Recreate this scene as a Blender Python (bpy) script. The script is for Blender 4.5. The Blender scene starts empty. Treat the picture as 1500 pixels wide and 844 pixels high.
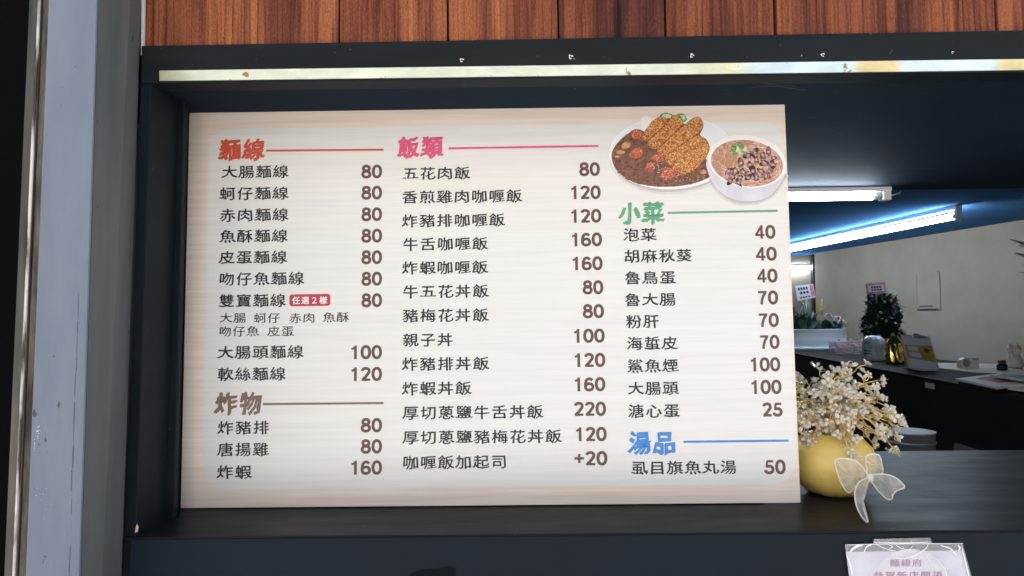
import bpy, bmesh, math, random
from mathutils import Vector, Matrix, noise
random.seed(7)
S = bpy.context.scene
COL = S.collection
R = math.radians

# ------------------------------------------------------------------ camera
cd = bpy.data.cameras.new('camera'); cam = bpy.data.objects.new('camera', cd); COL.objects.link(cam)
cd.sensor_width = 36; cd.lens = 24.0; cd.clip_start = 0.02; cd.clip_end = 500
cam.matrix_world = Matrix([[0.999893, 0.011764, 0.008737, 0.495274], [0.009253, -0.044507, -0.998966, -1.0034], [-0.011363, 0.99894, -0.044611, 1.520637], [0.0, 0.0, 0.0, 1.0]])
S.camera = cam
# ------------------------------------------------------------------ sky, sun, exposure
SUN_EL, SUN_AZ = R(61), R(16)          # azimuth clockwise from +Y: behind the building, so its street front is in shade
W = bpy.data.worlds.new('World'); S.world = W; W.use_nodes = True
nt = W.node_tree; bg = nt.nodes['Background']
sky = nt.nodes.new('ShaderNodeTexSky'); sky.sky_type = 'NISHITA'; sky.sun_disc = False
sky.sun_elevation = SUN_EL; sky.sun_rotation = SUN_AZ; sky.dust_density = 3.5; sky.ozone_density = .6
nt.links.new(sky.outputs[0], bg.inputs[0]); bg.inputs[1].default_value = 0.15
sl = bpy.data.lights.new('sun', 'SUN'); sl.energy = 5.0; sl.angle = R(.55); sl.color = (1, .965, .9)
so = bpy.data.objects.new('sun', sl); COL.objects.link(so)
d = Vector((math.sin(SUN_AZ) * math.cos(SUN_EL), math.cos(SUN_AZ) * math.cos(SUN_EL), math.sin(SUN_EL)))
so.rotation_euler = d.to_track_quat('Z', 'Y').to_euler()
S.view_settings.view_transform = 'Standard'; S.view_settings.look = 'None'
S.view_settings.exposure = 1.1; S.view_settings.gamma = 1
S.cycles.use_denoising = True
S.cycles.max_bounces = 8; S.cycles.caustics_reflective = False; S.cycles.caustics_refractive = False

# ------------------------------------------------------------------ materials
def mat(name, c1, c2=None, scale=(8, 8, 8), rough=.5, rough2=None, metal=0, spec=.5, bump=0, bscale=None, detail=5,
        ramp=(.35, .65), emit=None, estr=0, trans=0, alpha=1, coat=0, sss=0, specks=None):
    m = bpy.data.materials.new(name); m.use_nodes = True; n = m.node_tree; L = n.links
    b = n.nodes['Principled BSDF']
    def col(c): return (c[0], c[1], c[2], 1)
    b.inputs['Base Color'].default_value = col(c1); b.inputs['Roughness'].default_value = rough
    b.inputs['Metallic'].default_value = metal; b.inputs['Specular IOR Level'].default_value = spec
    b.inputs['Coat Weight'].default_value = coat; b.inputs['Coat Roughness'].default_value = .1
    b.inputs['Transmission Weight'].default_value = trans; b.inputs['Alpha'].default_value = alpha
    if sss: b.inputs['Subsurface Weight'].default_value = sss; b.inputs['Subsurface Radius'].default_value = (.01, .01, .01)
    if emit:
        b.inputs['Emission Color'].default_value = col(emit); b.inputs['Emission Strength'].default_value = estr
    tc = n.nodes.new('ShaderNodeTexCoord')
    def noi(sc, det=detail, ro=.6):
        mp = n.nodes.new('ShaderNodeMapping'); mp.inputs['Scale'].default_value = sc
        L.new(tc.outputs['Object'], mp.inputs[0])
        t = n.nodes.new('ShaderNodeTexNoise'); t.inputs['Scale'].default_value = 1; t.inputs['Detail'].default_value = det
        t.inputs['Roughness'].default_value = ro; L.new(mp.outputs[0], t.inputs[0]); return t
    if c2 is not None or rough2 is not None or bump:
        t = noi(scale)
    if c2 is not None:
        r = n.nodes.new('ShaderNodeValToRGB'); r.color_ramp.elements[0].position = ramp[0]; r.color_ramp.elements[1].position = ramp[1]
        r.color_ramp.elements[0].color = col(c1); r.color_ramp.elements[1].color = col(c2)
        L.new(t.outputs[0], r.inputs[0]); out = r.outputs[0]
        if specks:                       # (colour, scale, threshold): small chips and dust
            t3 = noi(specks[1], 2); mr = n.nodes.new('ShaderNodeMapRange'); mr.inputs[1].default_value = specks[2]; mr.inputs[2].default_value = specks[2] + .03
            L.new(t3.outputs[0], mr.inputs[0]); mx = n.nodes.new('ShaderNodeMix'); mx.data_type = 'RGBA'
            L.new(mr.outputs[0], mx.inputs[0]); L.new(out, mx.inputs[6]); mx.inputs[7].default_value = col(specks[0]); out = mx.outputs[2]
        L.new(out, b.inputs['Base Color'])
    if rough2 is not None:
        q = n.nodes.new('ShaderNodeMapRange'); q.inputs[1].default_value = .3; q.inputs[2].default_value = .7
        q.inputs[3].default_value = rough; q.inputs[4].default_value = rough2; L.new(t.outputs[0], q.inputs[0]); L.new(q.outputs[0], b.inputs['Roughness'])
    if bump:
        t2 = noi(bscale or scale); bp = n.nodes.new('ShaderNodeBump'); bp.inputs['Strength'].default_value = bump; bp.inputs['Distance'].default_value = .002
        L.new(t2.outputs[0], bp.inputs['Height']); L.new(bp.outputs[0], b.inputs['Normal'])
    return m

PAINT = mat('black_frame_paint', (.0045, .009, .013), (.008, .014, .02), (6, 6, 6), .4, .7, spec=.14, bump=.12, bscale=(70, 70, 500), specks=((.06, .06, .06), (90, 90, 60), .74))
PAINT2 = mat('black_header_paint', (.008, .011, .014), (.014, .018, .022), (3, 3, 30), .55, .65, spec=.14, bump=.1, bscale=(30, 80, 400), specks=((.09, .08, .06), (130, 130, 130), .73))
LEDGE = mat('black_laminate', (.006, .007, .009), (.013, .014, .016), (7, 22, 20), .36, .52, spec=.11, bump=.15, bscale=(12, 160, 160), specks=((.05, .05, .05), (120, 120, 120), .73))
APRON = mat('black_apron_paint', (.0045, .01, .017), (.009, .017, .027), (4, 4, 4), .4, .7, spec=.14, bump=.1, bscale=(150, 150, 150), specks=((.003, .004, .006), (5, 5, 9), .66))
STRIP = mat('aged_sealing_strip', (.62, .68, .6), (.8, .86, .78), (25, 25, 60), .6, spec=.3, bump=.3, bscale=(90, 90, 200), specks=((.3, .24, .12), (60, 60, 60), .68))
def strip_colours(m):
    n = m.node_tree; L = n.links; b = n.nodes['Principled BSDF']; src = b.inputs['Base Color'].links[0].from_socket
    tc = n.nodes.new('ShaderNodeTexCoord'); sx = n.nodes.new('ShaderNodeSeparateXYZ'); L.new(tc.outputs['Object'], sx.inputs[0])
    nz = n.nodes.new('ShaderNodeTexNoise'); nz.inputs['Scale'].default_value = 40; ad = n.nodes.new('ShaderNodeMath'); ad.operation = 'MULTIPLY_ADD'
    L.new(nz.outputs[0], ad.inputs[0]); ad.inputs[1].default_value = .03; L.new(sx.outputs[0], ad.inputs[2])
    mr = n.nodes.new('ShaderNodeMapRange'); mr.inputs[1].default_value = 0; mr.inputs[2].default_value = 2; L.new(ad.outputs[0], mr.inputs[0])
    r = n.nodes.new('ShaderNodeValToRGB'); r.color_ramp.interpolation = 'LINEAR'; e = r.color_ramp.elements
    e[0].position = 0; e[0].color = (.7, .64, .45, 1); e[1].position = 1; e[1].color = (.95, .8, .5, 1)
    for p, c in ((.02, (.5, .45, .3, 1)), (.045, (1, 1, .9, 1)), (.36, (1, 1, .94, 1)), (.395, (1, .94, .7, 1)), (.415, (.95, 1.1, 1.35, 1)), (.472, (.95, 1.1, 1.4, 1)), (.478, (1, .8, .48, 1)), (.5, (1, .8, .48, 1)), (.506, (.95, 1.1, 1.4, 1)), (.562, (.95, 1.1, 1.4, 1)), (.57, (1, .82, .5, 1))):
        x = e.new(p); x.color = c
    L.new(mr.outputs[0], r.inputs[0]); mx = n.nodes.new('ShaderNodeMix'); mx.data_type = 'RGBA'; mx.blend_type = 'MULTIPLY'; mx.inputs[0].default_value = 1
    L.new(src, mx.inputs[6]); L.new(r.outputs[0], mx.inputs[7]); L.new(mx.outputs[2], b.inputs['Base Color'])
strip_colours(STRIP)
POST = mat('blue_grey_post_paint', (.15, .19, .255), (.19, .23, .29), (22, 22, 5), .45, .6, spec=.35, bump=.2, bscale=(120, 120, 60), specks=((.06, .07, .09), (70, 70, 45), .71))
POST2 = mat('post_side_grey', (.09, .105, .105), (.13, .14, .135), (25, 25, 3.5), .6, .7, spec=.3, bump=.15, bscale=(120, 120, 40), specks=((.03, .03, .03), (50, 50, 30), .73))  # post sides coloured darker and greyer than the front
RAILM = mat('stained_steel', (.03, .035, .035), (.11, .11, .1), (60, 60, 6), .3, .5, metal=.6, bump=.2)
BEADM = mat('worn_bright_metal', (.05, .04, .03), (.7, .68, .64), (60, 60, 7), .3, .5, metal=.3, ramp=(.44, .56))
RUSTM = mat('rusty_dirty_metal', (.03, .022, .017), (.2, .17, .14), (80, 80, 14), .75, bump=.4, ramp=(.35, .75))
WHITEP = mat('white_painted_trim', (.72, .72, .72), (.62, .62, .6), (30, 30, 10), .5)
BLACK = mat('black_matt', (.0015, .0015, .002), rough=.9, spec=.1)
SCREW = mat('bare_screw_metal', (.6, .58, .55), (.3, .28, .26), (300, 300, 300), .35, metal=.5)
RUSTN = mat('rusted_nail', (.05, .02, .01), (.1, .04, .02), (300, 300, 300), .7)
CHIPM = mat('chipped_bare_wood', (.7, .5, .36), (.75, .62, .5), (90, 90, 90), .8)

def plank_material():
    m = bpy.data.materials.new('red_cedar'); m.use_nodes = True; n = m.node_tree; L = n.links; b = n.nodes['Principled BSDF']
    b.inputs['Roughness'].default_value = .55; b.inputs['Specular IOR Level'].default_value = .18
    tc = n.nodes.new('ShaderNodeTexCoord'); oi = n.nodes.new('ShaderNodeObjectInfo')
    def math_(op, a, b_=None):
        x = n.nodes.new('ShaderNodeMath'); x.operation = op
        for i, v in enumerate((a, b_)):
            if v is None: continue
            if isinstance(v, (int, float)): x.inputs[i].default_value = v
            else: L.new(v, x.inputs[i])
        return x.outputs[0]
    def vec(sc):
        mp = n.nodes.new('ShaderNodeMapping'); mp.inputs['Scale'].default_value = sc; L.new(tc.outputs['Object'], mp.inputs[0])
        cx = n.nodes.new('ShaderNodeCombineXYZ'); L.new(math_('MULTIPLY', oi.outputs['Random'], 57.0), cx.inputs[0]); L.new(cx.outputs[0], mp.inputs['Location']); return mp.outputs[0]
    def noi(sc, det=6, ro=.6, dist=0):
        t = n.nodes.new('ShaderNodeTexNoise'); t.inputs['Scale'].default_value = 1; t.inputs['Detail'].default_value = det; t.inputs['Roughness'].default_value = ro
        t.inputs['Distortion'].default_value = dist; L.new(vec(sc), t.inputs[0]); return t.outputs[0]
    broad = noi((14, 3, 1.1), 3, .5, .3); grain = noi((170, 20, 5), 6, .65, .2); pores = noi((700, 100, 260), 2, .5)
    wide = noi((45, 5, 1.5), 3, .5, .2)
    r = n.nodes.new('ShaderNodeValToRGB'); e = r.color_ramp.elements
    e[0].position = .34; e[0].color = (.03, .012, .013, 1); e[1].position = .68; e[1].color = (.42, .155, .062, 1)
    for p, c in ((.42, (.12, .036, .022, 1)), (.5, (.2, .062, .03, 1)), (.58, (.29, .098, .042, 1))):
        x = e.new(p); x.color = c
    mixv = math_('ADD', math_('MULTIPLY', broad, .62), math_('MULTIPLY', wide, .38))
    mixv = math_('ADD', mixv, math_('MULTIPLY', math_('SUBTRACT', oi.outputs['Random'], .5), .2))
    L.new(mixv, r.inputs[0])
    r2 = n.nodes.new('ShaderNodeValToRGB'); e = r2.color_ramp.elements; e[0].position = .34; e[0].color = (.45, .4, .42, 1); e[1].position = .56; e[1].color = (1.1, 1.1, 1.1, 1)
    L.new(grain, r2.inputs[0])
    r4 = n.nodes.new('ShaderNodeValToRGB'); e = r4.color_ramp.elements; e[0].position = .455; e[0].color = (1, 1, 1, 1); e[1].position = .525; e[1].color = (1, 1, 1, 1); x = e.new(.49); x.color = (.6, .5, .52, 1)
    L.new(noi((62, 5, .7), 2, .4, .1), r4.inputs[0])
    r3 = n.nodes.new('ShaderNodeValToRGB'); e = r3.color_ramp.elements; e[0].position = .35; e[0].color = (.7, .68, .68, 1); e[1].position = .7; e[1].color = (1.25, 1.2, 1.2, 1)
    L.new(pores, r3.inputs[0])
    def mul(a, b_):
        mx = n.nodes.new('ShaderNodeMix'); mx.data_type = 'RGBA'; mx.blend_type = 'MULTIPLY'; mx.inputs[0].default_value = 1; L.new(a, mx.inputs[6]); L.new(b_, mx.inputs[7]); return mx.outputs[2]
    L.new(mul(mul(mul(r.outputs[0], r2.outputs[0]), r4.outputs[0]), r3.outputs[0]), b.inputs['Base Color'])
    bp = n.nodes.new('ShaderNodeBump'); bp.inputs['Strength'].default_value = .5; bp.inputs['Distance'].default_value = .002
    L.new(math_('ADD', grain, math_('MULTIPLY', pores, .5)), bp.inputs['Height']); L.new(bp.outputs[0], b.inputs['Normal'])
    return m
CEDAR = plank_material()

# ------------------------------------------------------------------ mesh helpers
def link(name, me, m=None, parent=None, smooth=False):
    o = bpy.data.objects.new(name, me); COL.objects.link(o)
    if m and not me.materials: me.materials.append(m)
    if smooth:
        for p in me.polygons: p.use_smooth = True
    if parent: o.parent = parent
    return o
def pymesh(name, v, f, m=None, parent=None, smooth=False, fix=True):
    me = bpy.data.meshes.new(name); me.from_pydata([tuple(p) for p in v], [], f); me.update()
    if fix:
        b = bmesh.new(); b.from_mesh(me); bmesh.ops.recalc_face_normals(b, faces=b.faces); b.to_mesh(me); b.free()
    return link(name, me, m, parent, smooth)
def prism(name, quad, y0, y1, m, parent=None, bevel=0, y0b=None):
    """outline in (x, z) extruded from y0 (front) to y1 (back)"""
    n = len(quad); v = [(p[0], y0, p[-1]) for p in quad] + [(p[0], y1, p[-1]) for p in quad]
    f = [tuple(range(n)), tuple(range(2 * n - 1, n - 1, -1))] + [(i, (i + 1) % n, n + (i + 1) % n, n + i) for i in range(n)]
    me = bpy.data.meshes.new(name); b = bmesh.new(); vs = [b.verts.new(p) for p in v]
    for q in f: b.faces.new([vs[i] for i in q])
    bmesh.ops.recalc_face_normals(b, faces=b.faces)
    if bevel: bmesh.ops.bevel(b, geom=b.edges[:], offset=bevel, segments=2, affect='EDGES', profile=.5)
    b.to_mesh(me); b.free(); return link(name, me, m, parent)
def box(name, a, b, m, parent=None, bevel=0):
    return prism(name, [(a[0], a[2]), (b[0], a[2]), (b[0], b[2]), (a[0], b[2])], a[1], b[1], m, parent, bevel)
def tube_geo(pts, r, n=8, taper=None, caps=True):
    V, F = [], []; pts = [Vector(p) for p in pts]; up = None
    for i, p in enumerate(pts):
        t = (pts[min(i + 1, len(pts) - 1)] - pts[max(i - 1, 0)]).normalized()
        if up is None: up = t.orthogonal().normalized()
        up = (up - t * up.dot(t)).normalized(); s = t.cross(up)
        rr = r if taper is None else r * (1 + (taper - 1) * i / (len(pts) - 1))
        for k in range(n):
            a = 2 * math.pi * k / n; V.append(p + (up * math.cos(a) + s * math.sin(a)) * rr)
    for i in range(len(pts) - 1):
        for k in range(n): F.append((i * n + k, i * n + (k + 1) % n, (i + 1) * n + (k + 1) % n, (i + 1) * n + k))
    if caps: F += [tuple(range(n - 1, -1, -1)), tuple((len(pts) - 1) * n + k for k in range(n))]
    return V, F
class MB:
    def __init__(s): s.v, s.f = [], []
    def add(s, V, F):
        o = len(s.v); s.v += [tuple(p) for p in V]; s.f += [tuple(i + o for i in q) for q in F]; return s
    def build(s, name, m, parent=None, smooth=False, fix=True): return pymesh(name, s.v, s.f, m, parent, smooth, fix)
def tube(name, pts, r, m, parent=None, n=8, taper=None):
    V, F = tube_geo(pts, r, n, taper); return pymesh(name, V, F, m, parent, True, False)
def lathe_geo(prof, n=32, c=(0, 0, 0), sx=1, sy=1):
    V, F = [], []
    for r_, z in prof:
        for k in range(n):
            a = 2 * math.pi * k / n; V.append((c[0] + r_ * math.cos(a) * sx, c[1] + r_ * math.sin(a) * sy, c[2] + z))
    for i in range(len(prof) - 1):
        for k in range(n): F.append((i * n + k, i * n + (k + 1) % n, (i + 1) * n + (k + 1) % n, (i + 1) * n + k))
    F.append(tuple(range(n - 1, -1, -1))); F.append(tuple((len(prof) - 1) * n + k for k in range(n)))
    return V, F
def lathe(name, prof, m, parent=None, n=32, c=(0, 0, 0), sx=1, sy=1):
    V, F = lathe_geo(prof, n, c, sx, sy); return pymesh(name, V, F, m, parent, True)
def sheet(name, pts, m, parent=None, kind=None):
    return pymesh(name, pts, [tuple(range(len(pts)))], m, parent, False, False)
def empty(name, loc, label, cat, group=None):
    o = bpy.data.objects.new(name, None); COL.objects.link(o); o.location = loc; o.empty_display_size = .05
    return tag(o, label, cat, group)
def tag(o, label, cat, group=None):
    o['label'] = label; o['category'] = cat
    if group: o['group'] = group
    return o
def struct(o): o['kind'] = 'structure'; return o
def adopt(root, parts):          # parts modelled in world space, hung under a thing's base
    for p in parts:
        p.parent = root; p.matrix_parent_inverse = Matrix.Translation(-Vector(root.location))
def catmull(pts, k=6, closed=True):
    out = []; n = len(pts); rng = range(n) if closed else range(n - 1)
    P = lambda i: Vector(pts[i % n]) if closed else Vector(pts[max(0, min(n - 1, i))])
    for i in rng:
        a, b, c, d_ = P(i - 1), P(i), P(i + 1), P(i + 2)
        for j in range(k):
            t = j / k; out.append(.5 * ((2 * b) + (c - a) * t + (2 * a - 5 * b + 4 * c - d_) * t * t + (3 * b - a - 3 * c + d_) * t ** 3))
    if not closed: out.append(P(n - 1))
    return out

YF = -0.1281; ZL = 1.2485; ZS = 1.8356; ZC = 1.25; ZCE = 2.1406
# ------------------------------------------------------------------ ground, street side, room shell
PAVE = mat('street_pavement', (.42, .4, .375), (.5, .48, .45), (3, 3, 3), .85, bump=.4, bscale=(40, 40, 40))
FLOORM = mat('dark_floor_tile', (.06, .06, .065), (.09, .09, .09), (2, 2, 2), .4)
WALLM = mat('grey_beige_wall', (.27, .225, .175), (.305, .255, .205), (5, 5, 5), .85, spec=.2, bump=.05, bscale=(80, 80, 80))
CEILM = mat('dark_blue_ceiling', (.085, .2, .42), (.095, .23, .46), (2, 2, 2), .9, spec=0)
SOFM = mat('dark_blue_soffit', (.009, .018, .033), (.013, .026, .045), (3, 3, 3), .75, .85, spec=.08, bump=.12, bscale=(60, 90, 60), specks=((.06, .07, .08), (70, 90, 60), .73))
DARKP = mat('dark_partition', (.012, .014, .018), (.02, .022, .026), (3, 3, 3), .5)
struct(sheet('ground', [(-60, -60, 0), (60, -60, 0), (60, YF + .05, 0), (-60, YF + .05, 0)], PAVE))  # unseen street surface, added pale to bounce sunlight up to the shopfront
OPPM = mat('bounce_facade_render', (.46, .43, .39), (.54, .51, .46), (1, 1, 1), .9); OPPW = mat('opposite_window_glass', (.05, .06, .07), rough=.2)
opp = struct(box('bounce_facade', (-16, -11.5, 0), (18, -10, 9), OPPM)); ow = MB()  # unseen facade across the road, added to bounce sunlight onto the shopfront
for ix in range(11):
    for iz in range(3):
        x, z = -14.5 + ix * 3, 1.0 + iz * 2.9; ow.add([(x, -9.99, z), (x + 1.2, -9.99, z), (x + 1.2, -9.99, z + 1.3), (x, -9.99, z + 1.3)], [(0, 1, 2, 3)])
ow_ = ow.build('window', OPPW, opp, False, False); ow_['kind'] = 'stuff'
struct(sheet('floor', [(-3, YF + .05, .02), (8, YF + .05, .02), (8, 9, .02), (-3, 9, .02)], FLOORM))
wA, wB = (3.8798, 3.5624, 2.1406), (3.4732, 5.8507, 2.1406)
def wline(t): return (wA[0] + (wB[0] - wA[0]) * t, wA[1] + (wB[1] - wA[1]) * t)
p0 = wline(-1.62); p1 = wline(1.0)
struct(pymesh('side_wall', [(p0[0], p0[1], 0), (p1[0], p1[1], 0), (p1[0] + .12, p1[1], 0), (p0[0] + .12, p0[1], 0), (p0[0], p0[1], 3.12), (p1[0], p1[1], 3.12), (p1[0] + .12, p1[1], 3.12), (p0[0] + .12, p0[1], 3.12)],
              [(0, 1, 5, 4), (1, 2, 6, 5), (2, 3, 7, 6), (3, 0, 4, 7), (4, 5, 6, 7)], WALLM))
struct(box('back_wall', (-.8, p1[1] + .25, 0), (4.2, p1[1] + .37, 3.12), WALLM))
struct(box('ceiling', (-.8, .745, ZCE), (5.2, 6.6, ZCE + .1), CEILM))
struct(box('partition_wall', (-.8, YF + .06, 0), (-.68, 6.6, 3.12), DARKP))
struct(box('front_wall', (2.55, YF + .02, 0), (5.2, YF + .12, 3.12), WALLM))
struct(box('roof_slab', (-3, YF + .03, 3.121), (6, 6.8, 3.3), DARKP))
struct(box('upper_wall', (-3, .04, 2.805), (-.03, .1, 3.12), DARKP))
# doorway to the left of the post: walls and a sheet coloured near black for its shade
struct(prism('doorway_side', [(-.80, 0), (-.80, 3), (-.82, 3), (-.82, 0)], YF - .05, 1.6, BLACK))
struct(box('doorway_back', (-2.6, 1.2, 0), (-.82, 1.3, 3), BLACK))
struct(box('doorway_jamb', (-2.7, -.2, 0), (-2.6, 1.3, 3), BLACK))
struct(box('doorway_ceiling', (-2.6, -.1, 2.3), (-.82, 1.2, 2.4), BLACK))
struct(box('doorway_dark_sheet', (-1.9, .0, .03), (-.16, .03, 2.8), BLACK))

# ------------------------------------------------------------------ timber cladding above the hatch
clad = empty('timber_wall', (.9, YF + .02, 1.95), 'reddish brown vertical timber planks above the black hatch header', 'wall')
edges = [(208, 0), (341, 1), (496, 0), (655, 1), (817, 0), (974, 1), (1134, 0), (1298, 1), (1459, 0)]
xs = [(0.0005, -0.118, 1.894)[0], (0.1214, -0.118, 1.894)[0], (0.2619, -0.118, 1.8928)[0], (0.4056, -0.118, 1.8925)[0], (0.5517, -0.118, 1.893)[0], (0.6928, -0.118, 1.8927)[0], (0.8363, -0.118, 1.8941)[0], (0.9828, -0.118, 1.8928)[0], (1.1264, -0.118, 1.8933)[0]]
pitch = (xs[-1] - xs[1]) / 7
while xs[-1] < 2.6: xs.append(xs[-1] + pitch)
zb = 1.872; parts = []
gaps = [0, .0004, .0016, .0022, .0018, .0024, .0036, .0008, .0022] + [.0018] * 20
for i in range(len(xs) - 1):
    dy = random.uniform(-.0018, .0018)
    o = box('plank', (xs[i] + gaps[i], -.118 + dy, zb - .02), (xs[i + 1] - .0003, -.098, 3.1), CEDAR, None, .0012); parts.append(o)
back = box('backing_board', (xs[0], -.097, zb - .02), (xs[-1], -.09, 3.1), BLACK)
adopt(clad, parts + [back])
def disc(name, x, y, z, r, m, parent, n=10, th=.0006):
    V, F = lathe_geo([(r, 0), (r * .9, th)], n); V = [(x + a, y - c, z + b) for a, b, c in V]; o = pymesh(name, V, F, m); return o
for (x, z), r in ((((0.8538, -0.12, 1.9081)[0], (0.8538, -0.12, 1.9081)[2]), .0022), (((0.9711, -0.12, 1.904)[0], (0.9711, -0.12, 1.904)[2]), .0024), (((0.776, -0.12, 1.907)[0], (0.776, -0.12, 1.907)[2]), .0016), (((0.6806, -0.12, 1.9112)[0], (0.6806, -0.12, 1.9112)[2]), .0013), (((1.0037, -0.12, 1.909)[0], (1.0037, -0.12, 1.909)[2]), .0014), (((0.1104, -0.12, 1.8952)[0], (0.1104, -0.12, 1.8952)[2]), .0014)):
    pl = max((p for p in parts if min(v.co.x for v in p.data.vertices) < x), key=lambda p: min(v.co.x for v in p.data.vertices))
    o = disc('nail', x, -.1195, z, r, RUSTN, None); o.parent = pl

# ------------------------------------------------------------------ the black serving hatch frame
fr = empty('serving_hatch_frame', (.6, YF, ZL), 'black painted frame and header boxing in the menu recess and the hatch opening', 'window frame')
XR = 2.5
def ext(a, b, x): t = (x - a[0]) / (b[0] - a[0]); return (x, a[2] + (b[2] - a[2]) * t)
hl, hr = (0.0053, -0.1281, 1.8834), (1.1551, -0.1281, 1.8867); bl, br = (0.0176, -0.1281, 1.8333), (1.1527, -0.1281, 1.8315)
sl0, sr0, sl1, sr1 = (0.03, -0.1281, 1.8494), (1.1534, -0.1281, 1.8481), (0.0302, -0.1281, 1.8358), (1.1528, -0.1281, 1.8337)
P_ = []
P_.append(prism('header', [(hl[0], ext(bl, br, hl[0])[1]), ext(bl, br, XR), ext(hl, hr, XR), (hl[0], hl[2])], YF, YF + .034, PAINT2, None, .0012))
strip = prism('edge_strip', [(sl1[0], sl1[2]), ext(sl1, sr1, XR), ext(sl0, sr0, XR), (sl0[0], sl0[2])], YF - .0016, YF + .002, STRIP, None, .0004); P_.append(strip)
sofz = ZS
P_.append(box('soffit', (-.03, YF + .0345, sofz + .002), (XR, .738, sofz + .06), SOFM, None, .001))
P_.append(box('beam', (-.03, YF + .036, sofz + .061), (XR, .735, 2.6), DARKP))
jo0, jo1 = (0.0041, -0.1281, 1.8825), (-0.0106, -0.1281, 1.2012); ji0, ji1 = (0.0176, -0.1281, 1.8333), (0.0055, -0.1281, 1.2616)
def onl(a, b, z): t = (z - a[2]) / (b[2] - a[2]); return (a[0] + (b[0] - a[0]) * t, z)
P_.append(prism('left_jamb', [onl(jo0, jo1, ZL - .001), onl(ji0, ji1, ZL - .001), onl(ji0, ji1, sofz), onl(jo0, jo1, sofz)], YF + .003, -.0525, PAINT, None, .0012))
f0, f1 = (0.0252, -0.04, 1.8232), (0.0164, -0.04, 1.2604)
P_.append(prism('stop_batten', [(onl(ji0, ji1, ZL)[0] - .002, ZL - .0005), onl(f0, f1, ZL - .0005), onl(f0, f1, sofz + .001), (onl(ji0, ji1, sofz)[0] - .002, sofz + .001)], -.052, -.040, PAINT, None, .0012))
P_.append(prism('foot_block', [onl(jo0, jo1, .3), ((-0.0002, -0.1281, 1.2377)[0], .3), ((-0.0002, -0.1281, 1.2377)[0], ZL - .0022), onl(jo0, jo1, ZL - .0022)], YF + .002, YF + .06, PAINT, None, .0008))
P_.append(box('apron', ((-0.0002, -0.1281, 1.2377)[0] + .0004, YF - .0015, .05), (XR, YF + .012, ZL - .0024), APRON, None, .0008))
P_.append(box('right_jamb', (2.44, YF + .003, ZL), (XR, .1, sofz), PAINT, None, .001))
P_.append(box('inner_lining', (-.03, -.052, ZL), (-.004, .34, sofz), DARKP))
backp = box('leak_block_panel', (-.0035, .045, ZL + .0005), (.865, .055, sofz + .001), DARKP); P_.append(backp)  # unseen panel added behind the board to stop light leaking past its edges
def blot(pts, m, y, nm): return pymesh(nm, [(p[0], y, p[2]) for p in pts], [tuple(range(len(pts)))], m, None, False, False)
STAIN = mat('dark_dried_stain', (.0035, .006, .009), rough=.7, spec=.1); SCR = mat('pale_scuff', (.06, .07, .08), rough=.7)
P_.append(blot([(0.3526, -0.1281, 1.1975), (0.3578, -0.1281, 1.2025), (0.3733, -0.1281, 1.2066), (0.3889, -0.1281, 1.2074), (0.4018, -0.1281, 1.2098), (0.413, -0.1281, 1.2089), (0.4129, -0.1281, 1.1919), (0.3526, -0.1281, 1.1924)], STAIN, YF - .0018, 'stain'))
for a_ in ([(0.8181, -0.0632, 1.8356), (0.8391, -0.0707, 1.8356), (0.864, -0.0669, 1.8356), (0.9037, -0.0509, 1.8356)], [(0.8162, -0.0881, 1.8356), (0.8571, -0.0728, 1.8356), (0.8821, -0.0689, 1.8356)], [(0.8942, -0.0955, 1.8356), (0.8947, -0.1111, 1.8356)], [(1.3093, 0.4898, 1.8356), (1.3512, 0.4718, 1.8356), (1.4288, 0.4902, 1.8356)], [(0.1094, -0.0907, 1.8356), (0.1154, -0.0848, 1.8356)], [(1.1518, -0.0518, 1.8356), (1.165, -0.0736, 1.8356)]):
    V, F = [], []
    for i, p in enumerate(a_): V += [(p[0], p[1] - .0006, ZS + .0016), (p[0], p[1] + .0006, ZS + .0016)]
    F = [(2 * i, 2 * i + 1, 2 * i + 3, 2 * i + 2) for i in range(len(a_) - 1)]; P_.append(pymesh('scratch', V, F, SCR, None, False, False))
adopt(fr, P_)
hdr = P_[0]
def screw(x, z, r):
    # a ring of chipped paint round a small countersunk screw
    b = MB(); n = 12; V = []; F = []
    for k in range(n):
        a = 2 * math.pi * k / n; rr = r * (1 + .25 * math.sin(3 * a + x * 90)); V += [(x + rr * math.cos(a), YF - .0007, z + rr * math.sin(a)), (x + r * .45 * math.cos(a), YF - .0003, z + r * .45 * math.sin(a))]
    for k in range(n - 2): j = (k + 1) % n; F.append((2 * k, 2 * j, 2 * j + 1, 2 * k + 1))
    o = pymesh('screw', V, F, WHITEP); o.parent = hdr; return o
for p, r in (((0.4256, -0.1281, 1.8577), .0026), ((0.5675, -0.1281, 1.8599), .0029), ((0.725, -0.1281, 1.859), .0028), ((0.8942, -0.1281, 1.8576), .0025), ((1.0616, -0.1281, 1.8584), .0016), ((0.8668, -0.1281, 1.8569), .001), ((0.5719, -0.1281, 1.8568), .0008)):
    screw(p[0], p[2], r)
c = (0.0064, -0.1281, 1.259); q = pymesh('chip', [(c[0] - .002, YF + .0015, c[2] - .005), (c[0] + .002, YF + .0014, c[2] - .0035), (c[0] + .0026, YF + .0014, c[2] + .003), (c[0] + .0005, YF + .0015, c[2] + .0062), (c[0] - .001, YF + .0015, c[2] + .001)], [(0, 1, 2, 3, 4)], CHIPM, None, False, False); adopt(fr, [q])

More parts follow.
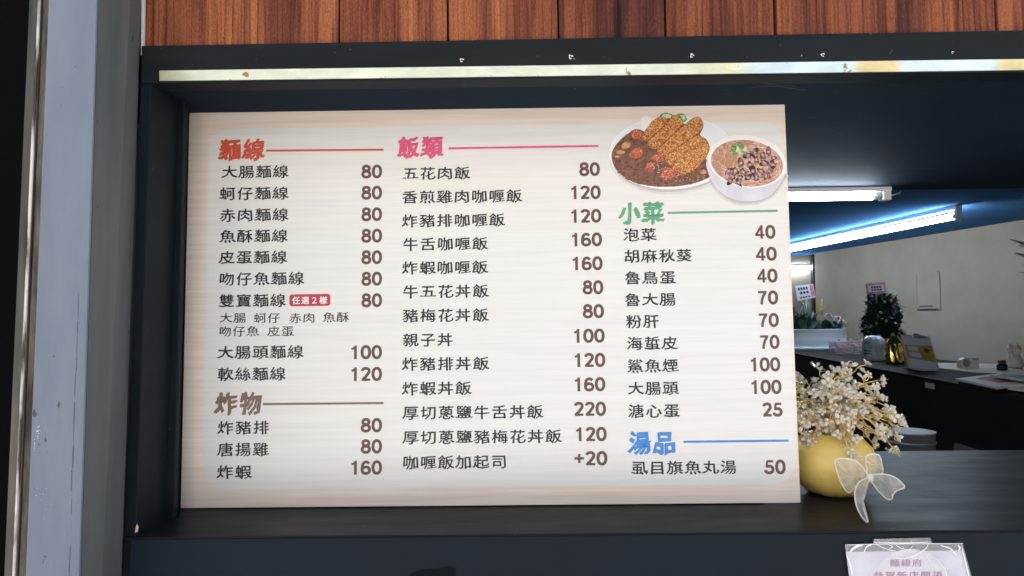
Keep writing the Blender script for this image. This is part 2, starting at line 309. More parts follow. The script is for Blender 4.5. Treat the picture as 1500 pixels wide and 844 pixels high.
# the ledge: a deep black counter top the menu board and vase stand on
b0 = (1.2264, 0.3746, 1.2485)
ledge = box('counter_ledge', (onl(jo0, jo1, ZL)[0] + .002, YF + .0002, ZL - .02), (XR, b0[1], ZL), LEDGE, None, .0006)
tag(ledge, 'deep black counter ledge the menu board and yellow vase stand on', 'counter')

# ------------------------------------------------------------------ steel post and guide rail on the left
YP = -.22
post = empty('steel_post', (-.1, YP, 0), 'blue grey painted steel post left of the black hatch frame', 'post')
a0, a1 = (-0.0539, -0.22, 1.9018), (-0.0677, -0.22, 1.2349); b0_, b1_ = (0.0031, -0.22, 1.9009), (-0.0065, -0.22, 1.2344)
face = prism('front_face', [onl(a0, a1, 0), onl(b0_, b1_, 0), onl(b0_, b1_, 3.1), onl(a0, a1, 3.1)], YP, YP + .004, POST, None, .001)
c0, c1 = (0.0023, -0.1241, 1.9465), (-0.0133, -0.1241, 1.1989)
def sidev(z0, z1):
    return [(*onl(b0_, b1_, z0)[:1], YP + .0042, z0), (onl(c0, c1, z0)[0], YF + .004, z0), (onl(c0, c1, z1)[0], YF + .004, z1), (onl(b0_, b1_, z1)[0], YP + .0042, z1)]
sv = sidev(0, 3.1); sv2 = [(p[0] - .004, p[1] + .001, p[2]) for p in sv]
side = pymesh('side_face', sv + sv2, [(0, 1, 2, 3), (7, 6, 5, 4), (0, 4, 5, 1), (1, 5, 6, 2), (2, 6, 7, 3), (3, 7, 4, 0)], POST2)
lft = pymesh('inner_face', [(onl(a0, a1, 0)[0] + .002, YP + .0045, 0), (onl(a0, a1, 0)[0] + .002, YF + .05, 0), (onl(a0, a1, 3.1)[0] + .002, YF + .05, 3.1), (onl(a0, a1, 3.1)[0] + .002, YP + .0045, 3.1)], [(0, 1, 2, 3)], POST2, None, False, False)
seam0, seam1 = (-0.0119, -0.22, 1.5749), (-0.0178, -0.22, 1.2345)
def xs_(z): t = (z - seam0[2]) / (seam1[2] - seam0[2]); return seam0[0] + (seam1[0] - seam0[0]) * t
sm = MB(); zt = seam0[2]; k = 0; zz = zt
while zz > .9:
    L_ = random.uniform(.01, .03)
    if random.random() < .85:
        w = random.uniform(.0002, .0005); jj = random.gauss(0, .0004); x0 = xs_(zz) + jj; x1 = xs_(zz - L_) + jj; sm.add([(x0 - w, YP - .0004, zz), (x0 + w, YP - .0004, zz), (x1 + w, YP - .0004, zz - L_), (x1 - w, YP - .0004, zz - L_)], [(0, 1, 2, 3)])
    zz -= L_ + random.uniform(0, .008)
seam = sm.build('seam', mat('dark_seam', (.09, .11, .15), rough=.8), None, False, False)
sc = MB()
def scratch(m_, px_, y, n_, sx, sz, s):
    for _ in range(n_):
        x, z = px_[0] + random.gauss(0, sx), px_[2] + random.gauss(0, sz); w, h = random.uniform(.3, 1) * s, random.uniform(.3, 1) * s
        V = [(x + w * math.cos(a) * random.uniform(.6, 1), y, z + h * math.sin(a) * random.uniform(.6, 1)) for a in (0, 1, 2.2, 3.2, 4.2, 5.3)]; m_.add(V, [tuple(range(6))])
scratch(sc, (-0.0553, -0.22, 1.3976), YP - .0005, 9, .001, .006, .0012); scratch(sc, (-0.0597, -0.22, 1.3799), YP - .0005, 8, .0006, .005, .0011); scratch(sc, (-0.0516, -0.22, 1.3312), YP - .0005, 5, .004, .005, .0008); scratch(sc, (-0.0473, -0.22, 1.3104), YP - .0005, 4, .005, .006, .0006)
chips = sc.build('paint_chip', WHITEP, None, False, False)
sd = MB(); scratch(sd, (-0.0396, -0.22, 1.484), YP - .0005, 2, .0006, .0006, .0018); scratch(sd, (-0.0455, -0.22, 1.2568), YP - .0005, 2, .0006, .001, .0013); scratch(sd, (-0.0281, -0.22, 1.7711), YP - .0005, 3, .01, .03, .0009); scratch(sd, (-0.0376, -0.22, 1.6348), YP - .0005, 3, .01, .05, .0008)
dents = sd.build('dark_mark', mat('dark_mark', (.05, .055, .065), rough=.8), None, False, False)
def side_pt(fx, z):      # point on the side face, fx 0 front .. 1 back
    xa = onl(b0_, b1_, z)[0]; xb = onl(c0, c1, z)[0]; return (xa + (xb - xa) * fx + .0006, YP + .0042 + (YF + .004 - YP - .0042) * fx, z)
smk = MB(); zc_ = (-0.0137, -0.1281, 1.5102)[2]
for _ in range(16):
    fx, z = random.uniform(.72, .93), zc_ + random.gauss(0, .008); s_ = random.uniform(.001, .0035)
    p, q2 = side_pt(fx, z), side_pt(min(fx + .05, .97), z); smk.add([p, q2, side_pt(min(fx + .05, .97), z + s_), side_pt(fx, z + s_ * 1.2)], [(0, 1, 2, 3)])
smudge = smk.build('scuff_mark', mat('black_scuff', (.02, .02, .02), rough=.8), None, False, False)
for o in (seam, chips, dents, smudge): o['kind'] = 'stuff'
adopt(post, [face, side, lft, seam, chips, dents, smudge])
rail = empty('guide_rail', (-.17, YP, 0), 'worn steel guide rail with bright bead and rusty edge beside the post', 'rail')
def strip_prism(name, t0, t1, u0, u1, y0, y1, m, bev=.0006):
    return prism(name, [onl(t0, t1, 0), onl(u0, u1, 0), onl(u0, u1, 3.1), onl(t0, t1, 3.1)], y0, y1, m, None, bev)
r1 = strip_prism('channel', (-0.0782, -0.22, 1.9022), (-0.0934, -0.22, 1.2351), (-0.0628, -0.22, 1.902), (-0.0778, -0.22, 1.235), YP + .001, YP + .03, RAILM, .002)
ba, bb = (-0.0652, -0.22, 1.902), (-0.0809, -0.22, 1.235)
r2 = tube('bright_bead', [(*onl(ba, bb, 3.1 - i * .1)[:1], YP + .0005, 3.1 - i * .1) for i in range(32)], .0019, BEADM, None, 10)
r3 = strip_prism('rusty_flange', (-0.0624, -0.22, 1.902), (-0.0774, -0.22, 1.235), (-0.0542, -0.22, 1.9018), (-0.068, -0.22, 1.2349), YP + .003, YP + .02, RUSTM, .0008)
adopt(rail, [r1, r2, r3])
tr0, tr1 = (0.0011, -0.122, 1.9476), (0.0006, -0.122, 1.8869); tw0 = (0.0057, -0.122, 1.9475)
trim = box('corner_trim', ((0.0023, -0.124, 1.9098)[0], -.124, zb), ((0.005, -0.124, 1.9098)[0], -.09, 3.1), WHITEP, None, .0005)
tag(trim, 'thin white corner trim between the grey post and the first timber plank', 'trim')

# ------------------------------------------------------------------ menu board
BH = 0.5909
board = empty('menu_board', (0, 0, 1.25), 'large printed menu board with wood grain border leaning in the black recess', 'menu board')
board.rotation_euler = (-0.02499, 0, 0)
PR = .36     # print gloss
def paper(name, c1, c2, rough=PR):
    m = mat(name, c1, c2, (4, 4, 140), rough, spec=.5, ramp=(.28, .66), detail=7)
    n = m.node_tree; t = [x for x in n.nodes if x.type == 'TEX_NOISE'][0]; t.inputs['Distortion'].default_value = .5; return m
PWOOD = paper('printed_light_wood', (.79, .67, .585), (.93, .84, .77))
PPANEL = paper('printed_pale_panel', (.76, .775, .77), (.84, .855, .85))
EDGE = mat('board_edge', (.85, .84, .82), rough=.6)
def ink(name, c, c2=None, sc=(300, 300, 300), **k): return mat(name, c, c2, sc, PR, spec=.5, **k)
INK = ink('navy_ink', (.008, .014, .026)); BROWN = ink('brown_ink', (.115, .058, .055)); RED = ink('red_ink', (.62, .085, .05), (.72, .11, .06)); PINK = ink('pink_ink', (.74, .08, .2), (.82, .12, .27))
DBROWN = ink('dark_brown_ink', (.2, .125, .105), (.25, .16, .14)); GREEN = ink('green_ink', (.1, .36, .2), (.13, .42, .24)); BLUE = ink('blue_ink', (.03, .22, .66), (.05, .29, .74)); BADGE = ink('crimson_ink', (.5, .035, .07)); WINK = ink('white_ink', (.85, .85, .85))
panel = prism('board_panel', [(0, 0), (.9, 0), (.9, BH), (0, BH)], 0, .005, EDGE, board, .0004)
panel.data.materials.append(PWOOD)
for p in panel.data.polygons:
    if p.normal.y < -.9: p.material_index = 1
def flat(name, pts, m, y, parent=board):
    return pymesh(name, [(p[0], y, p[1]) for p in pts], [tuple(range(len(pts)))], m, parent, False, False)
def rrect(c4, r, n=8):
    out = []
    for i in range(4):
        a, b, c_ = Vector(c4[i - 1]), Vector(c4[i]), Vector(c4[(i + 1) % 4]); u, w = (a - b).normalized() * r, (c_ - b).normalized() * r
        for k in range(n + 1):
            t = k / n; s0 = b + u; s1 = b + w; out.append(s0 * (1 - t) ** 2 + b * 2 * t * (1 - t) + s1 * t * t)
    return out
flat('text_panel', rrect([(0.0309, 0.0257), (0.8955, 0.0266), (0.8965, 0.562), (0.0303, 0.5627)], .04), PPANEL, -.0002)

# glyph outlines come from Blender's built-in typeface, reshaped below
ROWS = [  # text, (u0, u1, v), kind
('大腸麵線', (0.0512, 0.1523, 0.4957)), ('蚵仔麵線', (0.0487, 0.1527, 0.4629)), ('赤肉麵線', (0.0493, 0.1531, 0.4302)), ('魚酥麵線', (0.0499, 0.1524, 0.3983)), ('皮蛋麵線', (0.0495, 0.1518, 0.3664)), ('吻仔魚麵線', (0.0501, 0.1776, 0.3341)), ('雙寶麵線', (0.0507, 0.1505, 0.3016)),
('大腸頭麵線', (0.0501, 0.1777, 0.2252)), ('軟絲麵線', (0.0507, 0.1518, 0.1932)), ('炸豬排', (0.0522, 0.1286, 0.1152)), ('唐揚雞', (0.0528, 0.1281, 0.0836)), ('炸蝦', (0.0524, 0.1035, 0.0512)),
('五花肉飯', (0.3242, 0.4258, 0.4899)), ('香煎雞肉咖喱飯', (0.3232, 0.5033, 0.4541)), ('炸豬排咖喱飯', (0.3232, 0.4774, 0.4182)), ('牛舌咖喱飯', (0.3242, 0.4516, 0.3829)), ('炸蝦咖喱飯', (0.3232, 0.4513, 0.3476)), ('牛五花丼飯', (0.3242, 0.452, 0.312)), ('豬梅花丼飯', (0.3242, 0.4516, 0.2765)), ('親子丼', (0.3242, 0.3989, 0.2406)), ('炸豬排丼飯', (0.3232, 0.452, 0.2052)), ('炸蝦丼飯', (0.3232, 0.4256, 0.1694)), ('厚切蔥鹽牛舌丼飯', (0.3242, 0.5304, 0.1341)), ('厚切蔥鹽豬梅花丼飯', (0.3242, 0.5567, 0.0984)), ('咖喱飯加起司', (0.3242, 0.4766, 0.0624)),
('泡菜', (0.653, 0.7027, 0.3931)), ('胡麻秋葵', (0.6533, 0.7544, 0.3611)), ('魯鳥蛋', (0.6535, 0.7293, 0.3287)), ('魯大腸', (0.6528, 0.7284, 0.2963)), ('粉肝', (0.6541, 0.7033, 0.2642)), ('海蜇皮', (0.6544, 0.7296, 0.2319)), ('鯊魚煙', (0.6546, 0.7296, 0.1989)), ('大腸頭', (0.6549, 0.7287, 0.1661)), ('溏心蛋', (0.6541, 0.7298, 0.1334)), ('虱目旗魚丸湯', (0.6572, 0.8096, 0.0515))]
SMALL = [('大腸', (0.0522, 0.0919, 0.2761)), ('蚵仔', (0.1031, 0.1427, 0.2755)), ('赤肉', (0.1559, 0.1945, 0.2749)), ('魚酥', (0.2056, 0.2452, 0.2754)), ('吻仔魚', (0.0516, 0.1115, 0.2563)), ('皮蛋', (0.1237, 0.1632, 0.2556))]
HEAD = [('麵線', (0.0475, 0.1157, 0.5299), RED), ('飯類', (0.317, 0.385, 0.5299), PINK), ('炸物', (0.0485, 0.1171, 0.1505), DBROWN), ('小菜', (0.6476, 0.7147, 0.4259), GREEN), ('湯品', (0.654, 0.7225, 0.0872), BLUE)]
RULES = [((0.1178, 0.5279), (0.2954, 0.527), RED), ((0.3932, 0.5277), (0.6191, 0.5283), PINK), ((0.1181, 0.1491), (0.2961, 0.1488), DBROWN), ((0.7198, 0.4254), (0.8831, 0.4264), GREEN), ((0.7335, 0.0884), (0.8861, 0.0887), BLUE)]
PRICES = [('80', (0.2615, 0.2934, 0.4938)), ('80', (0.2616, 0.2934, 0.4616)), ('80', (0.2618, 0.2935, 0.429)), ('80', (0.2619, 0.2936, 0.3966)), ('80', (0.262, 0.2936, 0.3643)), ('80', (0.2622, 0.2937, 0.3321)), ('80', (0.2623, 0.2938, 0.3001)), ('100', (0.2455, 0.2939, 0.2235)), ('120', (0.2456, 0.294, 0.1914)), ('80', (0.2621, 0.2942, 0.1168)), ('80', (0.2622, 0.2942, 0.0862)), ('160', (0.2464, 0.2943, 0.0558)),
('80', (0.5887, 0.6204, 0.4931)), ('120', (0.5738, 0.6208, 0.4579)), ('120', (0.5732, 0.6211, 0.4223)), ('160', (0.5736, 0.6214, 0.3869)), ('160', (0.574, 0.6216, 0.3512)), ('80', (0.5906, 0.6219, 0.3155)), ('80', (0.59, 0.6222, 0.2801)), ('100', (0.5742, 0.6225, 0.244)), ('120', (0.5746, 0.6227, 0.2084)), ('160', (0.574, 0.622, 0.173)), ('220', (0.5744, 0.6223, 0.1373)), ('120', (0.5747, 0.6225, 0.1008)), ('+20', (0.5731, 0.6228, 0.066)),
('40', (0.8476, 0.8789, 0.3949)), ('40', (0.8474, 0.8797, 0.3622)), ('40', (0.8483, 0.8795, 0.3297)), ('70', (0.8481, 0.8792, 0.2973)), ('70', (0.8479, 0.879, 0.2641)), ('70', (0.8487, 0.8787, 0.232)), ('100', (0.8326, 0.8785, 0.1992)), ('100', (0.8324, 0.8792, 0.1664)), ('25', (0.8492, 0.8799, 0.1336)), ('50', (0.8491, 0.8807, 0.0512))]
OTHER = '任選２樣恭賀新店開張府'
chars = sorted(set(''.join(r_[0] for r_ in ROWS + SMALL + HEAD) + OTHER))
tmp = []
for ch in chars:
    cu = bpy.data.curves.new('glyph', 'FONT'); cu.body = ch; cu.resolution_u = 2; o = bpy.data.objects.new('glyph', cu); COL.objects.link(o); tmp.append((ch, o))
bpy.context.view_layer.update(); dg = bpy.context.evaluated_depsgraph_get(); GL = {}
for ch, o in tmp:
    me = bpy.data.meshes.new_from_object(o.evaluated_get(dg)); GL[ch] = ([(v.co.x, v.co.y) for v in me.vertices], [tuple(p.vertices) for p in me.polygons]); bpy.data.meshes.remove(me)
for ch, o in tmp:
    cu = o.data; bpy.data.objects.remove(o); bpy.data.curves.remove(cu)
def glyph_line(name, text, span, m, y, ey, shifts, parent=board, wob=0, curl=.03, slant=0, plane=None):
    """glyphs laid between u0 and u1 round the line v; every glyph is drawn a few times a hair apart, which thickens its strokes"""
    u0, u1, v = span; n = len(text); step = (u1 - u0) / (n - .08); ex = step * .9; b = MB()
    for i, ch in enumerate(text):
        gv, gf = GL[ch]
        for k, (sx, sy) in enumerate(shifts):
            V = []
            for (x, z) in gv:
                c_ = curl * ((2 * x - 1) ** 2) - curl * .4
                if curl:
                    low = max(0, .3 - z) / .4; c_ += (2 * x - 1) ** 2 * .09 * low; x += (x - .5) * .14 * low      # spread, upswept feet of clerical script
                if wob:
                    q = noise.noise_vector(Vector((x * 6 + i * 7 + k * 3.1, z * 6, k * 5.7))); x += q.x * wob; z += q.y * wob
                V.append((u0 + i * step + (x + slant * (z - .4) + sx) * ex, y - .00002 * k, v + (z - .38 + sy + c_) * ey))
            b.add(V, gf)
    if plane: b.v = [plane(p) for p in b.v]
    o = b.build(name, m, parent, False, False)
    return o
def ring(n, r, ph=0): return [(r * math.cos(2 * math.pi * k / n + ph), r * math.sin(2 * math.pi * k / n + ph)) for k in range(n)]
for t, sp in ROWS: glyph_line('menu_item', t, sp, INK, -.0004, .0212, [(-.02, -.014), (-.007, -.005), (.007, .005), (.02, .014), (.004, -.012)])
for t, sp in SMALL: glyph_line('menu_item', t, sp, INK, -.0004, .0165, [(-.012, 0), (.012, .008)])
NIB = [(.031 * k / 3, .021 * k / 3) for k in range(-3, 4)] + [(.028 * k / 3 - .005, .019 * k / 3 + .008) for k in (-3, 0, 3)]   # a broad slanted brush: thick one way, thin the other
for t, sp, m in HEAD:
    glyph_line('section_title', t, sp, m, -.0004, .0345, NIB, wob=.075, curl=.05, slant=.04)
for a, b, m in RULES:
    h = .0016; flat('rule_line', [(a[0], a[1] - h), (b[0], b[1] - h), (b[0], b[1] + h), (a[0], a[1] + h)], m, -.0004)
# bold grotesque figures, drawn as ribbons on a 0.56 x 0.72 cell
def ell(cx, cy, rx, ry, a0, a1, n=14, p=2.3):
    out = []
    for k in range(n + 1):
        a = R(a0 + (a1 - a0) * k / n); c_, s_ = math.cos(a), math.sin(a); out.append((cx + rx * math.copysign(abs(c_) ** (2 / p), c_), cy + ry * math.copysign(abs(s_) ** (2 / p), s_)))
    return out
def ribbon(path, w, close=False):
    V = []; n = len(path)
    for i in range(n):
        a = Vector(path[(i - 1) % n] if close else path[max(i - 1, 0)]); c_ = Vector(path[(i + 1) % n] if close else path[min(i + 1, n - 1)]); t = (c_ - a).normalized(); nn = Vector((-t.y, t.x)); p = Vector(path[i]); V += [p + nn * w / 2, p - nn * w / 2]
    F = [(2 * i, 2 * ((i + 1) % n), 2 * ((i + 1) % n) + 1, 2 * i + 1) for i in range(n if close else n - 1)]
    return V, F
T_ = .15
def E_(cx, cy, rx, ry): return ('r', ell(cx, cy, rx, ry, 0, 360, 28, 2.2)[:-1], True, T_)
DIG = {
'0': [E_(.27, .36, .19, .3)], '8': [E_(.27, .535, .155, .128), E_(.27, .215, .185, .158)],
'1': [('p', [(.225, 0), (.365, 0), (.365, .72), (.25, .72), (.225, .64)]), ('r', [(.3, .655), (.22, .58), (.1, .53)], False, .11)],
'2': [('r', ell(.265, .51, .17, .148, 175, -38, 14) + [(.25, .2), (.13, .09)], False, T_), ('p', [(.055, 0), (.49, 0), (.49, .125), (.055, .125)])],
'4': [('p', [(.3, 0), (.425, 0), (.425, .72), (.3, .72)]), ('p', [(.03, .145), (.51, .145), (.51, .262), (.03, .262)]), ('r', [(.09, .23), (.34, .655)], False, .115)],
'5': [('r', ell(.25, .235, .185, .172, 195, 490 - 360 + 12, 0) if False else ell(.25, .235, .19, .172, -172, 128, 18), False, T_), ('r', [(.125, .33), (.165, .67)], False, .11), ('p', [(.125, .59), (.465, .59), (.465, .71), (.145, .71)])],
'6': [E_(.27, .225, .185, .165), ('r', [(.085, .25), (.088, .4), (.115, .53), (.18, .62), (.275, .655), (.37, .625), (.43, .555)], False, T_)],
'7': [('p', [(.05, .59), (.49, .59), (.49, .71), (.05, .71)]), ('r', [(.43, .62), (.31, .44), (.24, .22), (.215, 0)], False, .135)],
'+': [('p', [(.04, .3), (.5, .3), (.5, .425), (.04, .425)]), ('p', [(.21, .13), (.335, .13), (.335, .595), (.21, .595)])]}
def digits(name, text, span, m, y, h, parent=board):
    u0, u1, v = span; n = len(text); cw = (u1 - u0) / n; b = MB()
    for i, ch in enumerate(text):
        for k, st in enumerate(DIG[ch]):
            if st[0] == 'p': V = [Vector(p) for p in st[1]]; F = [tuple(range(len(V)))]
            else: V, F = ribbon(st[1], st[3], st[2])
            b.add([(u0 + (i + .5) * cw + (p.x - .27) / .56 * cw * 1.02, y - .00002 * k, v + (p.y / .72 - .5) * h) for p in V], F)
    return b.build(name, m, parent, False, False)
for t, sp in PRICES: digits('price', t, sp, BROWN, -.0004, .0202)
bd = flat('option_badge', rrect([(0.1557, 0.2924), (0.2167, 0.2927), (0.2165, 0.3104), (0.1555, 0.3101)], .0045, 4), BADGE, -.0003)
glyph_line('badge_text', '任選２樣', (0.1597, 0.2125, 0.3011), WINK, -.0005, .0118, ring(4, .03), curl=0, parent=board)

# printed food picture: flat printed shapes, one over another
def pp(name, pts, m, lay, k=5, sm=True): return flat(name, [tuple(p) for p in catmull(pts, k)] if sm else pts, m, -.0004 - .00012 * lay)
def elp(c, rx, ry, rot=0, a0=0, a1=360, n=40):
    out = []
    for i in range(n):
        a = R(a0 + (a1 - a0) * i / n); x, z = rx * math.cos(a), ry * math.sin(a); q = R(rot); out.append((c[0] + x * math.cos(q) - z * math.sin(q), c[1] + x * math.sin(q) + z * math.cos(q)))
    return out
PLATEM = ink('printed_plate_white', (.78, .86, .95), (.88, .92, .96), (20, 20, 20)); RIMM = ink('printed_plate_rim', (.93, .93, .93)); SHD = ink('printed_soft_grey', (.50, .48, .48), (.57, .555, .55), (60, 60, 60)); SHD2 = ink('printed_soft_grey_two', (.68, .675, .67), (.74, .735, .73), (60, 60, 60))
CURRY = ink('printed_curry', (.14, .055, .036), (.25, .11, .08), (120, 120, 120)); FRY = ink('printed_fried_crust', (.33, .085, .02), (.75, .36, .12), (330, 330, 330), ramp=(.4, .6)); FRYD = ink('printed_crust_shade', (.12, .025, .012), (.4, .13, .04), (300, 300, 300), ramp=(.4, .62)); CUT = ink('printed_cut_line', (.09, .03, .02)); CARROT = ink('printed_carrot', (.42, .07, .03), (.62, .17, .09), (200, 200, 200)); POTATO = ink('printed_potato', (.5, .24, .08), (.68, .4, .16), (200, 200, 200))
CUKE = ink('printed_cucumber', (.45, .6, .3), (.75, .85, .6), (200, 200, 200)); CUKED = ink('printed_leaf_green', (.06, .17, .05), (.3, .48, .2), (400, 400, 400), ramp=(.45, .58)); BOWLM = ink('printed_bowl', (.66, .65, .78), (.78, .77, .87), (25, 25, 25)); SOUP = ink('printed_soup', (.4, .2, .14), (.72, .46, .36), (260, 260, 260), ramp=(.38, .62)); NOOD = ink('printed_noodle', (.68, .42, .32), (.8, .58, .48), (200, 200, 200)); CHUNK = ink('printed_intestine', (.12, .05, .055), (.42, .24, .24), (380, 380, 380), ramp=(.42, .62)); CHUNKL = ink('printed_intestine_light', (.3, .14, .15), (.62, .42, .43), (380, 380, 380)); GARL = ink('printed_garlic', (.45, .2, .1), (.62, .32, .18), (500, 500, 500))
c = (0.7281, 0.5145); pc = (0.7276, 0.5169); prx = .0935; pry = .0562
pp('plate_shadow', elp((c[0] + .001, c[1] - .005), prx * 1.005, pry * 1.0, 3), SHD2, 0, 1, False)
pp('plate_shadow', elp((c[0] + .001, c[1] - .002), prx * .985, pry * .985, 3), SHD, 1, 1, False)
pp('printed_plate', elp(pc, prx, pry, 2), RIMM, 2, 1, False)
pp('printed_plate_well', elp((pc[0] + .0005, pc[1] + .0012), prx * .965, pry * .955, 2), PLATEM, 3, 1, False)
CURRYP = [(0.6732, 0.5533), (0.6597, 0.5456), (0.6448, 0.5322), (0.6367, 0.5187), (0.6358, 0.5064), (0.6403, 0.4927), (0.6509, 0.4803), (0.6688, 0.4695), (0.6929, 0.4638), (0.717, 0.462), (0.7411, 0.4632), (0.7654, 0.4682), (0.785, 0.4761), (0.7888, 0.4821), (0.781, 0.5044), (0.757, 0.5096), (0.7329, 0.5149), (0.7091, 0.53), (0.6853, 0.5502)]
CURRYP = [(pc[0] + (p[0] - pc[0]) * .972, pc[1] + (p[1] - pc[1]) * .962 + .0006) for p in CURRYP]
pp('printed_curry', CURRYP, CURRY, 4)
CARROTS = ([(0.6688, 0.5492), (0.6761, 0.5523), (0.6845, 0.5465), (0.6821, 0.5391), (0.6729, 0.538), (0.6681, 0.543)], [(0.6633, 0.5129), (0.6701, 0.5219), (0.6811, 0.525), (0.6852, 0.518), (0.6819, 0.5102), (0.6722, 0.5088)], [(0.6976, 0.5092), (0.705, 0.514), (0.7154, 0.5107), (0.7145, 0.504), (0.7047, 0.5025)], [(0.7108, 0.4832), (0.7202, 0.4929), (0.7346, 0.4897), (0.7381, 0.4828), (0.7271, 0.4785), (0.715, 0.4777)], [(0.6889, 0.4982), (0.6962, 0.5018), (0.7014, 0.4956), (0.6959, 0.4883), (0.6892, 0.4908)])
for pts in CARROTS: pp('printed_carrot', pts, CARROT, 5)
for pts in ([(0.6527, 0.5264), (0.6582, 0.5332), (0.6659, 0.5311), (0.6653, 0.5257), (0.658, 0.5233)], [(0.6452, 0.5181), (0.6506, 0.521), (0.6579, 0.5189), (0.6554, 0.5155), (0.6481, 0.5156)], [(0.7696, 0.4873), (0.7757, 0.4897), (0.7792, 0.486), (0.7731, 0.4828)], [(0.6427, 0.5117), (0.6468, 0.5136), (0.6499, 0.5111), (0.646, 0.5092)]): pp('printed_potato', pts, POTATO, 5)
for pts in ([(0.6832, 0.5621), (0.6839, 0.5706), (0.6931, 0.5724), (0.6984, 0.5686), (0.6965, 0.5587), (0.6902, 0.5526), (0.6854, 0.5539)],): pp('printed_onion', pts, RIMM, 6)
pp('printed_cucumber', [(0.7121, 0.5709), (0.7151, 0.5761), (0.7225, 0.5775), (0.7297, 0.5749), (0.7308, 0.5699), (0.7222, 0.5683)], CUKED, 6); pp('printed_cucumber', [(0.7145, 0.5706), (0.717, 0.5746), (0.7229, 0.576), (0.7282, 0.5739), (0.7286, 0.5704), (0.7222, 0.5688)], CUKE, 7)
pp('printed_cucumber', [(0.7374, 0.573), (0.7431, 0.5762), (0.7496, 0.5736), (0.7523, 0.5666), (0.7476, 0.5629), (0.7416, 0.5668)], CUKED, 6)
pp('printed_cucumber', [(0.7433, 0.5737), (0.7481, 0.5726), (0.7499, 0.5671), (0.7465, 0.5662), (0.7442, 0.5697)], CUKE, 7)
pp('printed_cutlet', [(0.7089, 0.5705), (0.7199, 0.5715), (0.7345, 0.5733), (0.7429, 0.5692), (0.7487, 0.5597), (0.7587, 0.567), (0.7685, 0.5706), (0.7751, 0.565), (0.7762, 0.5539), (0.7713, 0.5428), (0.7801, 0.536), (0.785, 0.5236), (0.78, 0.5093), (0.7698, 0.4947), (0.7575, 0.485), (0.7441, 0.4822), (0.7334, 0.4878), (0.727, 0.4948), (0.7163, 0.509), (0.7075, 0.5157), (0.6956, 0.5233), (0.6849, 0.5333), (0.6821, 0.5398), (0.6897, 0.5514), (0.6978, 0.5624)], FRYD, 6)
SLICES = ([(0.6843, 0.5398), (0.6914, 0.5513), (0.6982, 0.5619), (0.7089, 0.5697), (0.7198, 0.5696), (0.7211, 0.5626), (0.7121, 0.5535), (0.7027, 0.545), (0.6928, 0.5372)],
            [(0.6941, 0.5342), (0.7046, 0.5437), (0.7145, 0.5527), (0.7225, 0.5616), (0.7295, 0.5689), (0.7357, 0.5718), (0.7412, 0.5673), (0.7451, 0.5605), (0.7364, 0.5514), (0.7239, 0.5392), (0.7127, 0.5288), (0.7052, 0.5227), (0.6969, 0.5272)],
            [(0.7076, 0.5202), (0.7188, 0.5304), (0.7313, 0.5426), (0.7449, 0.5543), (0.7586, 0.5653), (0.7684, 0.5689), (0.7736, 0.5626), (0.7738, 0.5527), (0.7653, 0.5441), (0.7529, 0.5356), (0.7406, 0.5284), (0.7306, 0.5199), (0.7207, 0.5121), (0.7135, 0.5127)],
            [(0.7187, 0.5089), (0.7306, 0.5174), (0.7429, 0.5266), (0.7578, 0.5363), (0.7695, 0.5411), (0.7771, 0.5353), (0.7781, 0.5291), (0.767, 0.5206), (0.7522, 0.5109), (0.7398, 0.502), (0.7276, 0.4972)],
            [(0.7295, 0.4952), (0.7423, 0.5029), (0.7571, 0.5131), (0.7694, 0.5213), (0.7803, 0.5291), (0.783, 0.5216), (0.7783, 0.5098), (0.7687, 0.4972), (0.7568, 0.4875), (0.7441, 0.4842), (0.7351, 0.4888)])
SLICES = [[(sum(q[0] for q in p) / len(p) + (a[0] - sum(q[0] for q in p) / len(p)) * 1.035, sum(q[1] for q in p) / len(p) + (a[1] - sum(q[1] for q in p) / len(p)) * 1.035) for a in p] for p in SLICES]
for pts in SLICES: pp('printed_cutlet_slice', pts, FRY, 7)
bc = (0.8395, 0.4974)
pp('bowl_shadow', [(0.7851, 0.4797), (0.794, 0.4551), (0.8151, 0.439), (0.8414, 0.435), (0.873, 0.4443), (0.8944, 0.4685), (0.8962, 0.4832), (0.8388, 0.4987)], SHD2, 4); pp('bowl_shadow', [(0.7863, 0.4797), (0.7946, 0.4588), (0.8152, 0.4421), (0.8415, 0.4379), (0.8719, 0.4463), (0.8933, 0.4709), (0.8942, 0.4832), (0.8388, 0.4987)], SHD, 8)
pp('printed_bowl', [(0.7795, 0.5019), (0.7805, 0.4891), (0.7867, 0.4711), (0.7988, 0.4551), (0.8177, 0.4445), (0.8416, 0.4411), (0.8634, 0.4444), (0.8787, 0.4545), (0.8909, 0.471), (0.8972, 0.4856), (0.8989, 0.4966), (0.8898, 0.5066), (0.8393, 0.511), (0.7909, 0.5104)], BOWLM, 9, 3)
pp('printed_bowl_rim', elp((0.8399, 0.5016), .0588, .0398, -9), RIMM, 10, 1, False)
pp('printed_soup', elp((0.8396, 0.4987), .0540, .0350, -9), SOUP, 11, 1, False)
def inside(p, poly):
    c_ = False; n = len(poly)
    for i in range(n):
        a, b = poly[i], poly[i - 1]
        if (a[1] > p[1]) != (b[1] > p[1]) and p[0] < (b[0] - a[0]) * (p[1] - a[1]) / (b[1] - a[1]) + a[0]: c_ = not c_
    return c_
